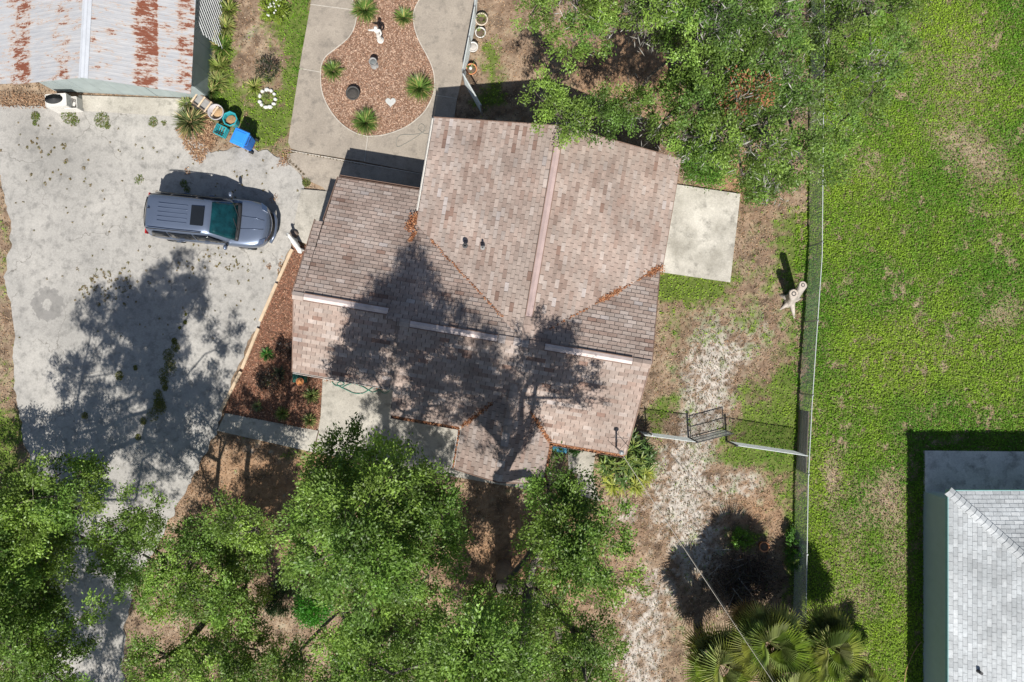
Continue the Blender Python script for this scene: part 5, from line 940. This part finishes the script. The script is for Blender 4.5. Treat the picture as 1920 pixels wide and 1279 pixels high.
def oak(name, base, fork, polys, zlo, zhi, label, seed, colr, sep=31, per=1300, moss=0., rust=(), trunk_r=.28, keep=.93, leafmul=1.):
    rr = np.random.default_rng(seed); pr_ = random.Random(seed); B = Vector(base); root = empty(name, B, label, 'tree', 'live oaks around the house'); cl = sample_clusters(polys, zlo, zhi, sep, seed, keep=keep)
    # skeleton: every cluster hangs on the nearest node nearer the trunk
    nodes = [Vector((0, 0, -.1)), Vector((fork[0] * .45, fork[1] * .45, fork[2] * .5)), Vector(fork)]; par = [-1, 0, 1]; F0 = Vector(fork); cs = sorted((Vector(c[:3]) - B for c in cl), key=lambda v: (v - F0).length)
    for c in cs:
        tgt = c - Vector((0, 0, .15)); best = min(range(2, len(nodes)), key=lambda i: (nodes[i] - tgt).length + .35 * (nodes[i] - F0).length + (2. if nodes[i].z > tgt.z + .5 else 0)); a = nodes[best]; L = (tgt - a).length; prev = best; k = max(1, int(L / .9))
        for j in range(1, k + 1):
            t = j / k; p = a.lerp(tgt, t) + Vector((pr_.gauss(0, .1), pr_.gauss(0, .1), .22 * math.sin(math.pi * t) * min(L, 3) * .5)) * (1 if j < k else 0); nodes.append(p); par.append(prev); prev = len(nodes) - 1
    w = [0.] * len(nodes); kids = [0] * len(nodes)
    for p in par:
        if p >= 0: kids[p] += 1
    for i in range(len(nodes) - 1, 0, -1):
        if kids[i] == 0: w[i] = 1
        w[par[i]] += w[i]
    tot = w[0]; rad = [max(.016, trunk_r * (x / tot) ** .56) for x in w]; rad[0] *= 1.45; mb = MB()
    for i in range(1, len(nodes)):
        p = par[i]; mb.tube([nodes[p], nodes[i]], [min(rad[p], rad[i] * 1.5), rad[i]], 8 if rad[i] > .07 else 5, False)
    mb.build('trunk', m_bark, root, True)
    tw = MB(); Cc, Dd, Cn, tint = [], [], [], []; mC, mD, mL = [], [], []
    for (x, y, z, r) in cl:
        c = np.array([x, y, z]) - np.array(B); ncl = int(13 * (r / .65) ** 1.3) + 3; th = rr.uniform(0, 6.28, ncl); ph = rr.uniform(-.25, 1, ncl); cosp = np.sqrt(np.clip(1 - ph ** 2, 0, 1)); q = rr.uniform(.5, 1.3, ncl)
        cen = c + np.stack([np.cos(th) * cosp * q * r * 1.12, np.sin(th) * cosp * q * r * 1.12, ph * q * r * .72], 1); rt = any(math.hypot(960 + x * F / (H - z) - a, 640 - y * F / (H - z) - b_) < e for a, b_, e in rust); ct = rr.uniform(.72, 1.28); yel = rr.uniform(0, 1)
        for p in cen:
            if rr.random() < .4: tw.tube([c, (c + p) / 2 + rr.normal(0, .05, 3), p], [.012, .008, .004], 3, False)
        n = int(per * leafmul * (r / .65) ** 2); i = rr.integers(0, ncl, n); pos_ = cen[i] + rr.normal(0, 1, (n, 3)) * np.array([.125, .125, .08]); Cc.append(pos_); Dd.append(unit(pos_ - c) + rr.normal(0, .6, (n, 3))); kt = rr.uniform(.6, 1.4, ncl)[i]
        base_c = np.array(colr) * (1 - .35 * yel) + np.array([.32, .42, .07]) * .35 * yel
        if rt: base_c = np.array([.34, .15, .075])
        bc = np.tile(base_c, (n, 1))
        if rt: gg = rr.random(n) < .5; bc[gg] = np.array(colr)
        tint.append(bc * (ct * kt * rr.uniform(.7, 1.3, n))[:, None])
        if rr.random() < moss:
            m = 150; mC.append(c + rr.normal(0, 1, (m, 3)) * np.array([.35, .35, .25]) - np.array([0, 0, .1])); mD.append(np.array([0, 0, -1.]) + rr.normal(0, .55, (m, 3)))
    props(tw.build('twigs', m_bark, root), kind='stuff')
    Cc, Dd, tint = np.concatenate(Cc), np.concatenate(Dd), np.concatenate(tint); n = len(Cc); N = np.array([0, 0, 1.]) + rr.normal(0, .5, (n, 3)); leaves('crown', Cc, Dd, N, rr.uniform(.065, .125, n), rr.uniform(.032, .058, n), tint, m_leaf, root)
    if mC: mC, mD = np.concatenate(mC), np.concatenate(mD); m = len(mC); leaves('hanging_moss', mC, mD, rr.normal(0, 1, (m, 3)), rr.uniform(.15, .42, m), rr.uniform(.018, .04, m), np.array([[.30, .29, .265]]) * rr.uniform(.6, 1.35, (m, 1)), m_moss, root)
    return len(cl), n
OC = (.112, .205, .037)
print('oak', oak('oak_tree', (-19.4, -10.6, 0), (.5, .3, 2.2), [([(-120, 935), (40, 930), (120, 960), (90, 1060), (70, 1200), (-120, 1260)], 3.2, 4.4), ([(-260, 1450), (70, 1450), (70, 1720), (-260, 1720)], 5.5, 7), ([(150, 1010), (225, 965), (300, 930), (335, 945), (260, 1010), (200, 1045)], 5.4, 6.4), [(-120, 915), (0, 905), (60, 886), (110, 874), (192, 880), (190, 945), (150, 1005), (105, 1020), (95, 1100), (110, 1160), (150, 1130), (185, 1130), (160, 1180), (130, 1230), (150, 1340), (-120, 1340)]], 7.2, 8.8, 'leafy live oak overhanging the far end of the driveway', 21, OC, trunk_r=.24))  # includes an unseen off-frame crown clump added to shade the driveway
print('oak', oak('oak_tree', (-11.6, -10.6, 0), (.2, .8, 1.9), [[(190, 1060), (240, 1010), (290, 960), (310, 1000), (380, 975), (450, 968), (520, 1008), (530, 1040), (480, 1060), (490, 1090), (480, 1130), (500, 1170), (440, 1190), (380, 1160), (300, 1150), (220, 1110)], ([(375, 965), (450, 945), (515, 1005), (440, 1020)], 5.8, 6.6), [(250, 1205), (330, 1190), (430, 1195), (490, 1190), (520, 1240), (500, 1350), (230, 1350)]], 3.9, 5.6, 'low spreading live oak between driveway and brown front yard', 22, OC, trunk_r=.22))
print('oak', oak('oak_tree', (-5.4, -9.6, 0), (.2, .8, 3.2), [([(580, 870), (640, 832), (730, 827), (738, 870), (810, 892), (815, 920), (790, 960), (800, 1010), (820, 1060), (820, 1110), (790, 1130), (740, 1150), (700, 1170), (640, 1150), (600, 1110), (550, 1080), (537, 1030), (547, 970), (575, 930)], 7.6, 10.9), ([(738, 858), (815, 885), (832, 930), (862, 990), (845, 1050), (800, 1040), (775, 960)], 9.8, 11.2), ([(630, 1185), (700, 1175), (780, 1165), (830, 1185), (840, 1250), (800, 1350), (590, 1350), (610, 1235)], 6.5, 8.5), ([(560, 1190), (590, 1230), (560, 1340), (500, 1340), (515, 1240)], 6, 7), ([(600, 1170), (700, 1160), (780, 1150), (835, 1170), (835, 1230), (700, 1220), (600, 1230)], 7.5, 9)], 7, 10, 'tall broad live oak throwing shade on the left of the front roof', 23, OC, trunk_r=.25))
print('oak', oak('oak_tree', (-.35, -9.3, 0), (.05, 1.7, 7.0), [([(915, 1090), (1000, 1080), (1010, 1130), (915, 1140)], 7.8, 8.3), ([(835, 1165), (900, 1145), (970, 1160), (1005, 1225), (985, 1340), (835, 1340)], 10.8, 11.8), ([(1000, 905), (1070, 880), (1095, 930), (1080, 960), (1130, 970), (1170, 1000), (1178, 1030), (1120, 1040), (1180, 1060), (1187, 1090), (1140, 1120), (1090, 1090), (1050, 1100), (1012, 1060), (1000, 1000), (1012, 950)], 8.8, 10.8), ([(1020, 1120), (1090, 1140), (1140, 1200), (1150, 1350), (1060, 1350), (1050, 1230)], 6.5, 8.5)], 8, 10, 'tall live oak facing the porch whose trunk shadow falls on the porch roof', 24, OC, trunk_r=.24, keep=.95))
print('oak', oak('oak_tree', (-.9, -11.6, 0), (.1, .2, 1.6), [([(830, 1125), (900, 1095), (980, 1105), (1040, 1130), (1060, 1200), (1060, 1350), (830, 1350), (850, 1180)], 3.4, 5.0)], 3.5, 5, 'low bushy live oak at the foot of the tall oak facing the porch', 27, OC, trunk_r=.16))
print('oak', oak('oak_tree', (6.9, 11.0, 0), (-.2, -.3, 2.4), [([(955, 25), (1000, -10), (1100, -80), (1500, -80), (1505, 60), (1490, 160), (1520, 250), (1540, 330), (1500, 352), (1430, 372), (1375, 330), (1300, 310), (1262, 280), (1215, 262), (1190, 225), (1240, 200), (1270, 150), (1290, 90), (1240, 60), (1210, 80), (1190, 55), (1130, 60), (1100, 110), (1060, 100), (1020, 70)], 4.8, 7.4), ([(985, 165), (1015, 160), (1050, 195), (1080, 205), (1130, 190), (1150, 165), (1200, 180), (1200, 230), (1150, 240), (1130, 240), (1188, 290), (1180, 305), (1150, 305), (1110, 250), (1030, 235), (1000, 215)], 4.8, 5.6)], 5, 7.4, 'big mossy live oak with grey trunk overhanging the north gable', 25, (.105, .195, .04), moss=.65, rust=((1393, 178, 15), (1340, 135, 13), (970, 18, 18)), trunk_r=.34, keep=.9, leafmul=1.))
print('oak', oak('oak_tree', (13.6, 13.2, 0), (.1, -.5, 1.8), [([(1500, -80), (1765, -80), (1755, 60), (1710, 130), (1745, 190), (1700, 225), (1650, 215), (1600, 250), (1590, 330), (1545, 345), (1530, 260), (1500, 160)], 3.5, 5.5)], 4, 5.5, 'thin grey green oak straddling the long wire fence above the lawn', 26, (.12, .21, .045), moss=.5, trunk_r=.13, keep=.8, leafmul=.75, sep=38))
SC.cycles.use_denoising = True; SC.cycles.max_bounces = 8; SC.cycles.transparent_max_bounces = 8
